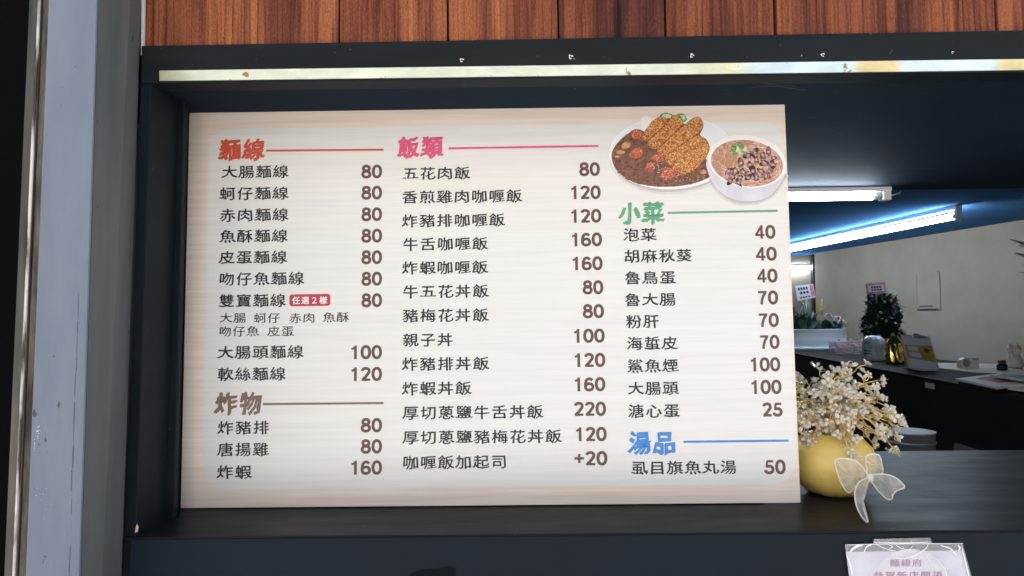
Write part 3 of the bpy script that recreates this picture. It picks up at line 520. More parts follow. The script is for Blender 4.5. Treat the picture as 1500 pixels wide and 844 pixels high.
def crumbs(name, poly, n, size, mats, lay, elong=1.5, ang=None, dens=None):
    """hundreds of tiny printed flecks inside an outline, in several inks: one flat part"""
    xs_0, xs_1 = min(p[0] for p in poly), max(p[0] for p in poly); ys_0, ys_1 = min(p[1] for p in poly), max(p[1] for p in poly)
    b = MB(); mi = []; k = 0
    while k < n:
        x, y = random.uniform(xs_0, xs_1), random.uniform(ys_0, ys_1)
        if not inside((x, y), poly): continue
        k += 1; w = random.random() if dens is None else dens(x, y, random.random())
        m_ = min(len(mats) - 1, int(w * len(mats))); s_ = size * random.uniform(.5, 1.3); a = random.uniform(0, 3.14) if ang is None else ang + random.gauss(0, .25); ca, sa = math.cos(a), math.sin(a)
        q = []
        for t in range(5):
            tt = t * 1.257 + random.uniform(-.3, .3); X, Z = s_ * elong * math.cos(tt), s_ * math.sin(tt); q.append((x + X * ca - Z * sa, -.0004 - .00012 * lay - .000002 * (k % 40), y + X * sa + Z * ca))
        b.add(q, [tuple(range(5))]); mi.append(m_)
    o = b.build(name, None, board, False, False); o['kind'] = 'stuff'
    for m_ in mats: o.data.materials.append(m_)
    for p, i in zip(o.data.polygons, mi): p.material_index = i
    return o
def flat_ink(nm_, c): return ink(nm_, c)
random.seed(31)
CRI = [flat_ink('crust_ink_deep', (.2, .045, .015)), flat_ink('crust_ink_brown', (.4, .13, .035)), flat_ink('crust_ink_orange', (.62, .25, .06)), flat_ink('crust_ink_gold', (.8, .42, .13)), flat_ink('crust_ink_cream', (.9, .62, .3))]
for poly in SLICES:
    cy = sum(p[1] for p in poly) / len(poly); cx = sum(p[0] for p in poly) / len(poly)
    def dn(x, y, u, cx=cx, cy=cy): return max(0, min(.999, .5 + (u - .5) * 1.0 + ((y - cy) * 10 - (x - cx) * 4) + .25 * noise.noise(Vector((x * 260, y * 260, 3)))))
    crumbs('printed_crumbs', [tuple(p) for p in catmull(poly, 3)], 420, .00062, CRI, 7.6, 1.5, None, dn)
CUI = [flat_ink('curry_ink_dark', (.09, .032, .02)), flat_ink('curry_ink_mid', (.17, .07, .045)), flat_ink('curry_ink_light', (.27, .13, .09))]
crumbs('printed_curry_flecks', [tuple(p) for p in catmull(CURRYP, 3)], 900, .00085, CUI, 4.4, 2.4, 0.15, lambda x, y, u: max(0, min(.999, .45 + .5 * (u - .5) + .9 * noise.noise(Vector((x * 90, y * 170, 1))))))
crumbs('printed_gloss', [(0.689, 0.5032), (0.7036, 0.5054), (0.7465, 0.4815), (0.7803, 0.4823), (0.7777, 0.4749), (0.7318, 0.4731), (0.7125, 0.4758)], 60, .0006, [flat_ink('gloss_ink', (.55, .34, .26)), flat_ink('gloss_ink_two', (.75, .55, .45))], 5.6, 2.2)
CAI = [flat_ink('carrot_ink_dark', (.3, .035, .02)), flat_ink('carrot_ink', (.6, .13, .07)), flat_ink('carrot_ink_light', (.8, .4, .28))]
for poly in CARROTS: crumbs('printed_carrot_flecks', poly, 40, .0008, CAI, 5.5, 1.6, None, lambda x, y, u, p=poly: max(0, min(.999, u * .7 + (y - min(q[1] for q in p)) * 22)))
nm = MB(); random.seed(11); cc = (0.8396, 0.4987); NI = [flat_ink('noodle_ink_dark', (.36, .17, .12)), flat_ink('noodle_ink_mid', (.56, .31, .23)), NOOD, flat_ink('noodle_ink_light', (.88, .7, .6))]; mi = []
for _ in range(190):
    r0 = random.uniform(.08, .95); a = random.uniform(0, 360); sp = random.uniform(14, 50) / max(.3, r0)
    path = []
    for t in range(8):
        th = R(a + sp * t / 7); rr = min(.97, r0 + .05 * math.sin(t * 1.1 + a)); X, Z = .0535 * rr * math.cos(th), .0345 * rr * math.sin(th); q = R(-9); path.append((cc[0] + X * math.cos(q) - Z * math.sin(q), cc[1] + X * math.sin(q) + Z * math.cos(q)))
    V, F = ribbon(path, random.uniform(.0004, .0008)); nm.add([(p.x, -.0004 - .00012 * 12 - .000003 * (_ % 60), p.y) for p in V], F); mi += [random.randrange(4)] * len(F)
nd = nm.build('printed_noodles', None, board, False, False); nd['kind'] = 'stuff'
for m_ in NI: nd.data.materials.append(m_)
for p, i in zip(nd.data.polygons, mi): p.material_index = i
pp('printed_garlic', [(0.7984, 0.5041), (0.8053, 0.509), (0.8175, 0.5108), (0.827, 0.505), (0.8243, 0.4964), (0.8121, 0.4929), (0.8014, 0.4979)], GARL, 13)
CHUNKD = ink('printed_intestine_dark', (.03, .01, .015)); CHUNKH = ink('printed_highlight', (.82, .68, .68)); random.seed(5)
for i, (x, y) in enumerate([(0.8304, 0.4988), (0.8416, 0.5097), (0.8515, 0.5145), (0.8634, 0.5106), (0.8721, 0.5154), (0.8801, 0.5055), (0.8774, 0.4957), (0.8654, 0.4983), (0.8535, 0.5034), (0.8436, 0.4961), (0.8335, 0.4852), (0.8481, 0.4863), (0.8601, 0.4861), (0.8722, 0.4859), (0.8671, 0.4786), (0.8526, 0.4776), (0.8405, 0.4765), (0.8215, 0.4866), (0.8119, 0.4867), (0.8164, 0.4793), (0.8284, 0.4767), (0.8138, 0.472), (0.8258, 0.4694)]):
    for lay, m, s in ((14, CHUNKD, 1.15), (14.5, CHUNK, 1), (15, CHUNKL, .55), (15.8, CHUNKH, .22)):
        s2 = s * random.uniform(.004, .0072); rot = random.uniform(0, 180); pts = []
        for q in range(8):
            a = q * math.pi / 4; rr = s2 * random.uniform(.65, 1.15); X, Z = rr * math.cos(a) * 1.2, rr * math.sin(a) * .62; pts.append((x + X * math.cos(rot) - Z * math.sin(rot), y + X * math.sin(rot) + Z * math.cos(rot)))
        pp('printed_intestine', pts, m, lay + (i % 3) * .3, 3)
for i in range(9):
    x, y = (0.8292, 0.5205); x += random.uniform(-.009, .009); y += random.uniform(-.008, .008); pts = [(x + random.uniform(.6, 1.2) * .0045 * math.cos(q), y + random.uniform(.5, 1.2) * .0045 * math.sin(q)) for q in (0, .8, 1.6, 2.4, 3.2, 4, 4.8, 5.6)]
    pp('printed_coriander', pts, CUKED if i % 3 else CUKE, 16 + i * .2, 3)

# ------------------------------------------------------------------ yellow vase with crystal bouquet and bow
VASEM = mat('yellow_ceramic', (.9, .66, .17), (.94, .71, .22), (15, 15, 15), .22, .32, spec=.5, bump=.03, bscale=(90, 90, 90))
vc = Vector(((0.9746, 0.062, 1.2705)[0], .062, ZL))
vase = lathe('vase', [(.028, 0), (.034, .001), (.047, .010), (.0575, .024), (.063, .042), (.0625, .057), (.057, .071), (.046, .083), (.033, .090), (.029, .0915), (.026, .090), (.024, .08)], VASEM, None, 48)
vase.location = vc; tag(vase, 'round yellow ceramic vase on the black ledge beside the menu board', 'vase')
GOLD = mat('gold_wire', (.8, .52, .12), (.95, .7, .25), (200, 200, 200), .3, metal=.6)
def crystal_material():
    m = mat('pale_crystal', (.98, .88, .7), (.99, .97, .92), (90, 90, 90), .12, spec=.6, trans=.35, coat=.6); return m
CRYS = crystal_material(); CORE = GOLD
def bead_mesh(seed, nb):
    rnd = random.Random(seed); b = MB()
    for i in range(nb):
        bm = bmesh.new(); bmesh.ops.create_icosphere(bm, subdivisions=1, radius=1)
        a = 2 * math.pi * i / nb + rnd.uniform(-.3, .3); dirv = Vector((math.cos(a), math.sin(a), rnd.uniform(.1, .7))).normalized(); rot = dirv.to_track_quat('X', 'Z').to_matrix()
        for v in bm.verts: v.co = Vector((v.co.x * .0048, v.co.y * .0037, v.co.z * .0026)) * rnd.uniform(.85, 1.15)
        vs = [rot @ v.co + dirv * .0052 for v in bm.verts]; bm.verts.index_update(); b.add(vs, [tuple(v.index for v in f.verts) for f in bm.faces]); bm.free()
    me = bpy.data.meshes.new('crystal_cluster'); me.from_pydata(b.v, [], b.f); me.materials.append(CRYS); me.update(); return me
BM_ = [bead_mesh(s, n) for s, n in ((1, 3), (2, 4), (3, 3), (4, 2), (5, 4), (6, 3))]
V, F = tube_geo([Vector((.004 * math.cos(a), .004 * math.sin(a), .0012 * math.sin(2 * a))) for a in [k * math.pi / 6 for k in range(13)]], .0006, 5); LOOPM = bpy.data.meshes.new('wire_loop'); LOOPM.from_pydata([tuple(v) for v in V], [], F); LOOPM.materials.append(GOLD)
bq_o = vc + Vector((-.004, -.002, .088))
bouquet = empty('crystal_bouquet', bq_o, 'bouquet of pale crystal blossoms on gold wire standing in the yellow vase', 'artificial flowers')
random.seed(21)
def clampb(p):
    p = Vector(p)
    if p.x < .915 and p.y < .045: p.y = .045 + (.045 - p.y) * .3
    if p.y > .2: p.y = .2
    return p
NB = 86
for i in range(NB):
    # tip directions over a wide fan, drooping at the rim
    az = random.uniform(0, 2 * math.pi); el = math.acos(random.uniform(-.34, 1)); L_ = random.uniform(.06, .14) * (1 if el < 1.2 else .85)
    tip = Vector((math.sin(el) * math.cos(az) * 1.0 * L_, math.sin(el) * math.sin(az) * .78 * L_, min(max(math.cos(el), -.3) * L_ * 1.02, .104)))
    tip = clampb(bq_o + tip + Vector((0, -.002, .004))) - bq_o
    mid = tip * .45 + Vector((0, 0, .028 + .01 * random.random())); mid2 = tip * .75 + Vector((random.uniform(-.006, .006), random.uniform(-.006, .006), .018))
    path = catmull([(0, 0, -.015), tuple(mid * .5 + Vector((random.uniform(-.004, .004), 0, .004))), tuple(mid), tuple(mid2), tuple(tip)], 4, False)
    path = [Vector(p) + Vector((random.uniform(-1, 1), random.uniform(-1, 1), random.uniform(-1, 1))) * .0012 for p in path]
    mb = MB(); mb.add(*tube_geo(path, .0008, 5)); br = None; cl = []
    for j in range(random.choice((4, 4, 5, 6))):
        t = 1 - j * .17 - random.uniform(0, .08); k_ = max(1, min(len(path) - 1, int(t * (len(path) - 1)))); p = path[k_]
        off = Vector((random.gauss(0, 1), random.gauss(0, .8), random.gauss(.3, 1))).normalized() * (0 if j == 0 else random.uniform(.008, .02)); e_ = p + off
        e_ = clampb(bq_o + e_) - bq_o
        if j: mb.add(*tube_geo([p, p + (e_ - p) * .5 + Vector((0, 0, .002)), e_], .0007, 4))
        cl.append(e_)
    br = mb.build('branch', GOLD, bouquet, True, False)
    for e_ in cl:
        q = bpy.data.objects.new('crystal_cluster', random.choice(BM_)); COL.objects.link(q); q.parent = br; q.location = e_; s = random.uniform(.7, 1.15); q.scale = (s, s, s)
        q.rotation_euler = ((Vector(e_) + Vector((0, -.08, .0))).to_track_quat('Z', 'Y')).to_euler(); q.rotation_euler.x += random.uniform(-.6, .6)
        if random.random() < .5:
            w = bpy.data.objects.new('wire_loop', LOOPM); COL.objects.link(w); w.parent = br; w.location = Vector(e_) + Vector((random.uniform(-.005, .005), -.002, random.uniform(-.005, .005))); w.rotation_euler = (random.uniform(0, 3), random.uniform(0, 3), random.uniform(0, 3))
def organza():
    m = bpy.data.materials.new('white_organza'); m.use_nodes = True; n = m.node_tree; L = n.links
    for x in list(n.nodes):
        if x.type == 'BSDF_PRINCIPLED': n.nodes.remove(x)
    out = n.nodes['Material Output']; tr = n.nodes.new('ShaderNodeBsdfTransparent'); df = n.nodes.new('ShaderNodeBsdfDiffuse'); tl = n.nodes.new('ShaderNodeBsdfTranslucent')
    df.inputs[0].default_value = (.85, .82, .74, 1); tl.inputs[0].default_value = (.85, .82, .74, 1); a = n.nodes.new('ShaderNodeMixShader'); a.inputs[0].default_value = .35; L.new(df.outputs[0], a.inputs[1]); L.new(tl.outputs[0], a.inputs[2])
    tc = n.nodes.new('ShaderNodeTexCoord'); nz = n.nodes.new('ShaderNodeTexNoise'); nz.inputs['Scale'].default_value = 45; L.new(tc.outputs['Object'], nz.inputs[0]); mr = n.nodes.new('ShaderNodeMapRange'); mr.inputs[1].default_value = .35; mr.inputs[2].default_value = .65; mr.inputs[3].default_value = .42; mr.inputs[4].default_value = .72; L.new(nz.outputs[0], mr.inputs[0])
    b = n.nodes.new('ShaderNodeMixShader'); L.new(mr.outputs[0], b.inputs[0]); L.new(tr.outputs[0], b.inputs[1]); L.new(a.outputs[0], b.inputs[2]); L.new(b.outputs[0], out.inputs[0]); return m
ORG = organza(); ORGE = mat('organza_hem', (.85, .83, .76), rough=.6)
kn = (0.993, -0.012, 1.288)
bow = empty('organza_bow', kn, 'sheer white organza bow tied on the right side of the yellow vase', 'bow')
def loop(pts, bulge, name):
    P = [Vector(p) for p in catmull(pts, 5)]; cen = sum(P, Vector()) / len(P); k0 = Vector(kn); n_ = len(P); rings = [P]; V = list(P)
    for s in (.8, .6, .4, .2):
        base = cen * (1 - s); V += [base + p * s + Vector((0, -bulge * (1 - s * s), 0)) + Vector((0, .0032 * math.sin(9 * i / n_ * 6.28 + 3 * s), 0)) * s for i, p in enumerate(P)]
    V.append(cen + Vector((0, -bulge, 0))); F = []
    for r_ in range(4):
        for i in range(n_): j = (i + 1) % n_; F.append((r_ * n_ + i, r_ * n_ + j, (r_ + 1) * n_ + j, (r_ + 1) * n_ + i))
    for i in range(n_): F.append((4 * n_ + i, 4 * n_ + (i + 1) % n_, 5 * n_))
    o = pymesh(name, V, F, ORG, None, True, False); h = tube('hem', P + [P[0], P[1]], .0011, ORGE, None, 6); h.parent = o; return o
l1 = loop([(0.9931, -0.012, 1.2892), (0.9885, -0.016, 1.3049), (0.9863, -0.02, 1.3181), (0.9934, -0.022, 1.3227), (1.0049, -0.02, 1.3204), (1.0103, -0.016, 1.3078), (1.0126, -0.013, 1.2942), (1.0043, -0.012, 1.2903)], .006, 'loop')
l2 = loop([(0.9937, -0.012, 1.288), (1.0029, -0.022, 1.2951), (1.0194, -0.03, 1.2925), (1.0305, -0.036, 1.2805), (1.0197, -0.036, 1.2752), (1.0144, -0.036, 1.2704), (1.0114, -0.036, 1.2633), (1.0053, -0.034, 1.264), (0.9994, -0.026, 1.272), (0.9948, -0.016, 1.2827)], .004, 'loop')
l3 = loop([(0.9913, -0.013, 1.2895), (0.9782, -0.017, 1.3083), (0.9606, -0.022, 1.3166), (0.9429, -0.02, 1.3148), (0.9454, -0.02, 1.297), (0.9507, -0.022, 1.2797), (0.9587, -0.024, 1.2697), (0.9692, -0.022, 1.2789), (0.9816, -0.018, 1.2864)], .007, 'loop')
l4 = loop([(0.9903, -0.016, 1.2871), (0.971, -0.03, 1.2863), (0.9572, -0.045, 1.2771), (0.9506, -0.06, 1.2648), (0.9472, -0.078, 1.2553), (0.9465, -0.095, 1.2502), (0.9483, -0.095, 1.2522), (0.9541, -0.075, 1.2596), (0.9655, -0.05, 1.2679), (0.9805, -0.03, 1.2792)], .003, 'tail')
l5 = pymesh('knot', [(Vector(kn) + Vector((x * .0045, y * .004 - .003, z * .006))) for x, y, z in [(-1, 0, -1), (1, 0, -1), (1, 0, 1), (-1, 0, 1), (-.8, -1, -.8), (.8, -1, -.8), (.8, -1, .8), (-.8, -1, .8)]], [(4, 5, 6, 7), (0, 1, 5, 4), (1, 2, 6, 5), (2, 3, 7, 6), (3, 0, 4, 7)], ORGE, None, True)
adopt(bow, [l1, l2, l3, l4, l5])

# ------------------------------------------------------------------ paper in a plastic pouch on the apron
CLEAR = mat('clear_plastic', (.9, .92, .95), (.75, .78, .84), (60, 60, 60), .12, spec=.6, alpha=.22, bump=1.0, bscale=(50, 50, 90))
PAPERM = mat('lavender_paper', (.56, .54, .78), (.8, .8, .9), (11, 11, 11), .5, ramp=(.4, .6)); MAG = mat('magenta_ink', (.3, .05, .26), (.42, .12, .36), (90, 90, 90), .6); GLINT = mat('fold_glint', (.88, .9, .95), (.8, .83, .92), (50, 50, 50), .2, spec=.7)
yp = YF - .004
pk = empty('poster_pouch', ((0.9759, -0.1281, 1.2043)[0], yp, (0.9759, -0.1281, 1.2043)[2]), 'clear plastic pouch with lavender notice taped below the counter ledge', 'notice')
po = prism('pouch', [((0.9037, -0.1321, 1.1946)[0] + .012, (0.9733, -0.1321, 1.194)[2] - .12), ((1.0537, -0.1321, 1.1934)[0] + .03, (0.9733, -0.1321, 1.194)[2] - .12), ((1.046, -0.1321, 1.2345)[0], (1.046, -0.1321, 1.2345)[2]), ((0.8999, -0.1321, 1.2341)[0], (0.8999, -0.1321, 1.2341)[2])], yp - .0012, yp - .0009, CLEAR)
pa = prism('paper', [((0.9037, -0.1321, 1.1946)[0] + .014, (0.9733, -0.1321, 1.194)[2] - .115), ((1.0537, -0.1321, 1.1934)[0] + .027, (0.9733, -0.1321, 1.194)[2] - .115), ((1.0473, -0.1321, 1.2244)[0], (1.0473, -0.1321, 1.2249)[2]), ((0.9013, -0.1321, 1.2244)[0], (0.9013, -0.1321, 1.2244)[2])], yp, yp + .0004, PAPERM)
def pouch_text(t, x0, x1, z, h):
    o = glyph_line('notice_text', t, (x0, x1, z), MAG, yp - .0004, h, ring(4, .03), parent=None, curl=0); return o
pt1 = pouch_text('麵線府', (0.9552, -0.1321, 1.2109)[0], (0.9959, -0.1321, 1.2106)[0] , (0.9739, -0.1321, 1.2104)[2], .0098); pt2 = pouch_text('恭賀新店開張', (0.9343, -0.1321, 1.196)[0], (1.0207, -0.1321, 1.1953)[0], (0.9733, -0.1321, 1.1949)[2], .0105)
tp = prism('tape', [((0.9348, -0.1321, 1.2346)[0], (0.9348, -0.1321, 1.2346)[2]), ((1.007, -0.1321, 1.2349)[0], (1.007, -0.1321, 1.2349)[2]), ((1.0064, -0.1321, 1.2416)[0], (1.0064, -0.1321, 1.2416)[2]), ((0.9359, -0.1321, 1.2405)[0], (0.9359, -0.1321, 1.2405)[2])], yp - .002, yp - .0018, mat('clear_tape', (.7, .72, .75), (.25, .27, .3), (70, 70, 120), .15, alpha=.35, bump=1, bscale=(60, 60, 120)))
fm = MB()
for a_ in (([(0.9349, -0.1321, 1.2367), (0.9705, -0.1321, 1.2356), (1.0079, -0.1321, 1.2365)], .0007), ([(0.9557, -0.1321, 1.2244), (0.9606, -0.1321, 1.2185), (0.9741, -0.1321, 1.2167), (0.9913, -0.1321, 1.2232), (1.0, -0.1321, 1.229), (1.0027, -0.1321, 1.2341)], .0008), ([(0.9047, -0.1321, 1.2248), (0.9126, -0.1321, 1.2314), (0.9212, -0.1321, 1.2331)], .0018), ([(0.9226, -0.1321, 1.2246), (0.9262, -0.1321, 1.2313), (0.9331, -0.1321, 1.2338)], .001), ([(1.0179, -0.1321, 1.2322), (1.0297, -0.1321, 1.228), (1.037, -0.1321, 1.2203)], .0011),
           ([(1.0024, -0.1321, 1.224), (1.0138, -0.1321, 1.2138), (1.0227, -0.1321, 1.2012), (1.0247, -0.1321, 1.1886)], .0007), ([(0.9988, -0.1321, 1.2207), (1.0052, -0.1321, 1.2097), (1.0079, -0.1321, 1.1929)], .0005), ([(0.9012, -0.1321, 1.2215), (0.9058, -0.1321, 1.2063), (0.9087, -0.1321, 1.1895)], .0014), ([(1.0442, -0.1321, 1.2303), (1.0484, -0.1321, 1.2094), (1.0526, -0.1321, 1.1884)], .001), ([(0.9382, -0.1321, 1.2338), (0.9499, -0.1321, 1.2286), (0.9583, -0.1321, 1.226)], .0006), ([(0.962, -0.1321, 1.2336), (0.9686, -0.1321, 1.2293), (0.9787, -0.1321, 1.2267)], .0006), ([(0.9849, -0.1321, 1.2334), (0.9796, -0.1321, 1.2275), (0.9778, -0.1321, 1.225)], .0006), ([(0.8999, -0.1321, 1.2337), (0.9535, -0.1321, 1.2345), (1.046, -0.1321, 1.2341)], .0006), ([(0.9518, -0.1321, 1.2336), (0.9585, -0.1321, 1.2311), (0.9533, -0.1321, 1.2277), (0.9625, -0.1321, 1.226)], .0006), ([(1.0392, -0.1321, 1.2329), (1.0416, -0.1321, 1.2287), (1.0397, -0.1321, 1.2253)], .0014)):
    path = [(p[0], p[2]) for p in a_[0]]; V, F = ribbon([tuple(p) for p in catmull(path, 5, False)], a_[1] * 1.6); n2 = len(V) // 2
    for i in range(n2):       # taper each painted glint at its ends
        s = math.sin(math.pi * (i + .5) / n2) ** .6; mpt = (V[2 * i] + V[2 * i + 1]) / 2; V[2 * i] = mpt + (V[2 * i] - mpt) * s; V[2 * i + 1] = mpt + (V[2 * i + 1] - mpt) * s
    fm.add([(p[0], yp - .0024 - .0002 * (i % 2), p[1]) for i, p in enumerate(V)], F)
fo = fm.build('fold_glint', GLINT, None, False, False)  # opaque pale ribbons painted as glints along the creased plastic
cr = MB()
for (x, z, a_, b_) in (((0.9815, -0.1321, 1.189)[0], (0.9815, -0.1321, 1.1873)[2], .045, .04),): cr.add([(x + a_ * math.cos(t * .2), yp - .0001, z + b_ * math.sin(t * .2)) for t in range(32)], [tuple(range(32))])
circ = cr.build('printed_circle', mat('pale_print', (.78, .74, .86), (.84, .8, .88), (40, 40, 40), .5), None, False, False)
adopt(pk, [po, pa, pt1, pt2, tp, fo, circ])

# ------------------------------------------------------------------ fluorescent lamps
TUBE = mat('lit_tube', (.9, .95, 1), emit=(.76, .89, 1), estr=22); TUBE1 = mat('lit_near_tube', (.9, .95, 1), emit=(.76, .89, 1), estr=34); HOUS = mat('white_lamp_housing', (.82, .85, .86), rough=.4); CAPM = mat('grey_lamp_cap', (.4, .43, .45), rough=.4, metal=.3); WIRE = mat('grey_cable', (.3, .33, .36), rough=.5)
def lamp(name, a, b, label, drop, hw, hh, tr, n_=None):
    """batten lamp from a to b (points on the ceiling line), housing above and tube below"""
    a, b = Vector(a), Vector(b); d_ = (b - a); L_ = d_.length; root = empty(name, a, label, 'fluorescent lamp', 'lit fluorescent lamps inside the shop'); root.rotation_euler = (0, 0, math.atan2(d_.y, d_.x))
    box('housing', (0, -hw / 2, -hh), (L_, hw / 2, 0), HOUS, root, .002)
    for x in (0, L_ - .02): box('end_cap', (x, -hw * .4, -hh - drop), (x + .02, hw * .4, -hh - .0003), HOUS, root, .002)
    for x in (.0205, L_ - .0415): tube('tube_end', [(x, 0, -hh - drop * .5), (x + .021, 0, -hh - drop * .5)], tr * .96, CAPM, root, 12)
    tube('lamp_tube', [(.042, 0, -hh - drop * .5), (L_ - .042, 0, -hh - drop * .5)], tr, TUBE1 if n_ else TUBE, root, 14); return root
e1 = (1.4254, 0.7, 1.8265)
l = lamp('fluorescent_lamp', (e1[0], .70, ZS + .0018), (e1[0] - 1.2, .70, ZS + .0018), 'nearest lit batten lamp under the soffit, level, beside the menu board edge', .021, .032, .012, .0085, 1)
t1, t2 = (3.0198, 2.8932, 2.1406), (2.7767, 5.2993, 2.1406)
lamp('fluorescent_lamp', (t1[0], t1[1], ZCE - .0005), (t2[0], t2[1], ZCE - .0005), 'long lit tube lamp slanting across the dark blue ceiling', .07, .04, .025, .018)
t3 = (3.562, 6.0507, 1.9962); t4 = (3.2524, 6.0507, 1.9646)
lamp('fluorescent_lamp', (t3[0], t3[1], t3[2] + .05), (t4[0] - .7, t3[1], t3[2] + .01), 'glowing tube standing in for a lamp reflection at the far wall, left of the orchid', .03, .03, .02, .016)  # added glowing tube in place of a lamp's reflection in glass
wm = tube('lamp_cable', [(1.4253, 0.7, 1.8214), (1.4353, 0.7, 1.8178), (1.4512, 0.71, 1.8229), (1.4637, 0.72, 1.8263), (1.4713, 0.73, 1.835)], .002, WIRE); tag(wm, 'short grey cable from the end of the nearest lamp', 'cable')
tq = [(2.9992, 2.8732, 2.1375), (3.0278, 2.8632, 2.1472), (3.0381, 2.8432, 2.1552), (3.0417, 2.8132, 2.1654)]
wm2 = tube('lamp_cable', tq, .006, WIRE); tag(wm2, 'pale cable running from the slanted ceiling lamp end', 'cable')

# ------------------------------------------------------------------ inner counter
CTOP = mat('brown_counter_top', (.03, .023, .017), (.045, .035, .026), (6, 6, 6), .6, .7, spec=.04); CFR = mat('black_counter_front', (.006, .008, .012), (.012, .014, .018), (3, 3, 3), .5)
CBEI = mat('beige_worktop', (.78, .66, .5), (.84, .72, .56), (4, 4, 4), .45)
k0, k1 = (2.4573, 3.8624, 1.25), (2.1388, 1.2484, 1.25)
dv = (Vector(k0) - Vector(k1)).normalized(); nv = Vector((-dv.y, dv.x, 0)); nv = nv if nv.x > 0 else -nv
kA = Vector(k1) - dv * 1.0; kB = Vector(k0) + dv * 1.4; WID = .62
ctr = empty('inner_counter', kA, 'long dark counter inside the shop carrying flowers, sweets and papers', 'counter')
def slab(name, A, B, n_, w, z0, z1, m, off=0):
    A, B = Vector((A.x, A.y, 0)) + n_ * off, Vector((B.x, B.y, 0)) + n_ * off; q = [A, B, B + n_ * w, A + n_ * w]; V = [(p.x, p.y, z0) for p in q] + [(p.x, p.y, z1) for p in q]
    return pymesh(name, V, [(0, 1, 2, 3), (7, 6, 5, 4), (0, 4, 5, 1), (1, 5, 6, 2), (2, 6, 7, 3), (3, 7, 4, 0)], m)
ct = slab('top', kA, kB, nv, WID, ZC - .012, ZC, CTOP); cf = slab('front_panel', kA, kB, nv, .03, .03, ZC - .0125, CFR, .004)
lab = slab('price_sticker', Vector((*(2.2132, 1.9109, 1.25)[:2], 0)), Vector((*(2.2061, 1.8375, 1.25)[:2], 0)), nv, .002, ZC - .04, ZC - .018, WHITEP, -.003)
adopt(ctr, [ct, cf, lab])
wtp = [(2.7332, 2.7937, 1.253), (3.3431, 2.4279, 1.253), (2.863, 1.8521, 1.253), (2.6761, 1.979, 1.253), (2.6165, 2.0792, 1.253), (2.5686, 2.1441, 1.253), (2.5685, 2.4023, 1.253), (2.614, 2.5924, 1.253)]
wt = pymesh('worktop', [tuple(p) for p in wtp] + [(p[0], p[1], ZC - .0005) for p in wtp], [tuple(range(8))] + [(i, (i + 1) % 8, 8 + (i + 1) % 8, 8 + i) for i in range(8)], CBEI); tag(wt, 'pale beige worktop sheet behind the dark counter by the grey wall', 'worktop')

# electrical hatch on the side wall
wd = (Vector((wB[0], wB[1], 0)) - Vector((wA[0], wA[1], 0))).normalized(); wn = Vector((-wd.y, wd.x, 0)); wn = wn if wn.x < 0 else -wn
def on_wall(px_ray):     # nearest point of the wall line to a viewing ray given by two points
    a, b = Vector(px_ray[0]), Vector(px_ray[1]); dd = b - a; A = Vector((wA[0], wA[1], 0)); den = dd.x * wn.x + dd.y * wn.y; t = ((A.x - a.x) * wn.x + (A.y - a.y) * wn.y) / den; return a + dd * t
q0 = on_wall(((1.6619, 1.0, 1.6341), (3.9912, 5.0, 1.8607))); q1 = on_wall(((1.7236, 1.0, 1.5356), (4.176, 5.0, 1.5656)))
hatch = empty('wall_access_panel', ((q0.x + q1.x) / 2, (q0.y + q1.y) / 2, q1.z), 'flush painted access panel with raised rim on the grey wall', 'access panel')
def wall_box(name, s0, s1, z0, z1, th, m):
    A = Vector((wA[0], wA[1], 0)); P = [A + wd * s0, A + wd * s1]; V = []
    for z in (z0, z1):
        for p, o_ in ((P[0], .002), (P[1], .002), (P[1], th), (P[0], th)): V.append((p + wn * o_) + Vector((0, 0, z)))
    return pymesh(name, V, [(0, 1, 2, 3), (4, 5, 6, 7), (0, 1, 5, 4), (1, 2, 6, 5), (2, 3, 7, 6), (3, 0, 4, 7)], m)
A_ = Vector((wA[0], wA[1], 0)); s0 = (q1 - A_).dot(wd); s1 = (q0 - A_).dot(wd); zt, zbm = q0.z, q1.z
adopt(hatch, [wall_box('panel', s0, s1, zbm, zt, .004, WALLM), wall_box('rim', s0 - .02, s0, zbm - .01, zt + .01, .007, WALLM), wall_box('rim', s1, s1 + .02, zbm - .01, zt + .01, .007, WALLM), wall_box('rim', s0, s1, zt, zt + .015, .007, WALLM), wall_box('slot', s0 + .06, s1 - .02, zbm + .015, zbm + .025, .0048, DARKP), wall_box('bottom_edge', s0, s1, zbm - .012, zbm, .008, DARKP)])
# dark door edge at the far corner
de = box('door_edge', ((3.4965, 5.9507, 1.948)[0], p1[1] + .1, .02), ((3.5138, 5.9507, 1.9478)[0], p1[1] + .16, ZCE - .002), DARKP); tag(de, 'narrow dark vertical door edge in the far left corner of the room', 'door edge')

# ------------------------------------------------------------------ things on the inner counter
WPLAS = mat('white_planter_plastic', (.8, .85, .88), (.84, .88, .9), (3, 3, 20), .35, .4)
def base(px3): return Vector(px3)
pb = (2.7935, 4.3036, 1.25)
pl = empty('planter_pot', ((3.0981, 4.4536, 1.31)[0] - .27, pb[1] + .15, ZC), 'white oval planter on the far end of the inner counter', 'planter')
pt_ = (2.796, 4.25, 1.4113)[2] - ZC
pr = [(.19, 0), (.222, .004), (.23, .012), (.236, pt_ * .5), (.24, pt_ - .006), (.245, pt_ - .002), (.24, pt_), (.228, pt_ - .008), (.2, pt_ - .02)]
lathe('bowl', pr, WPLAS, pl, 40, (-.0, 0, 0), 1.12, .62); lathe('saucer', [(.2, .0005), (.24, .0005), (.245, .02), (.238, .022)], WPLAS, pl, 40, (0, 0, 0), 1.12, .64)
lathe('soil', [(.22, pt_ - .03), (.02, pt_ - .025)], mat('dark_soil', (.03, .025, .02), (.05, .04, .03), (60, 60, 60), .9), pl, 30, (0, 0, 0), 1.1, .6)
pc_ = Vector(pl.location)
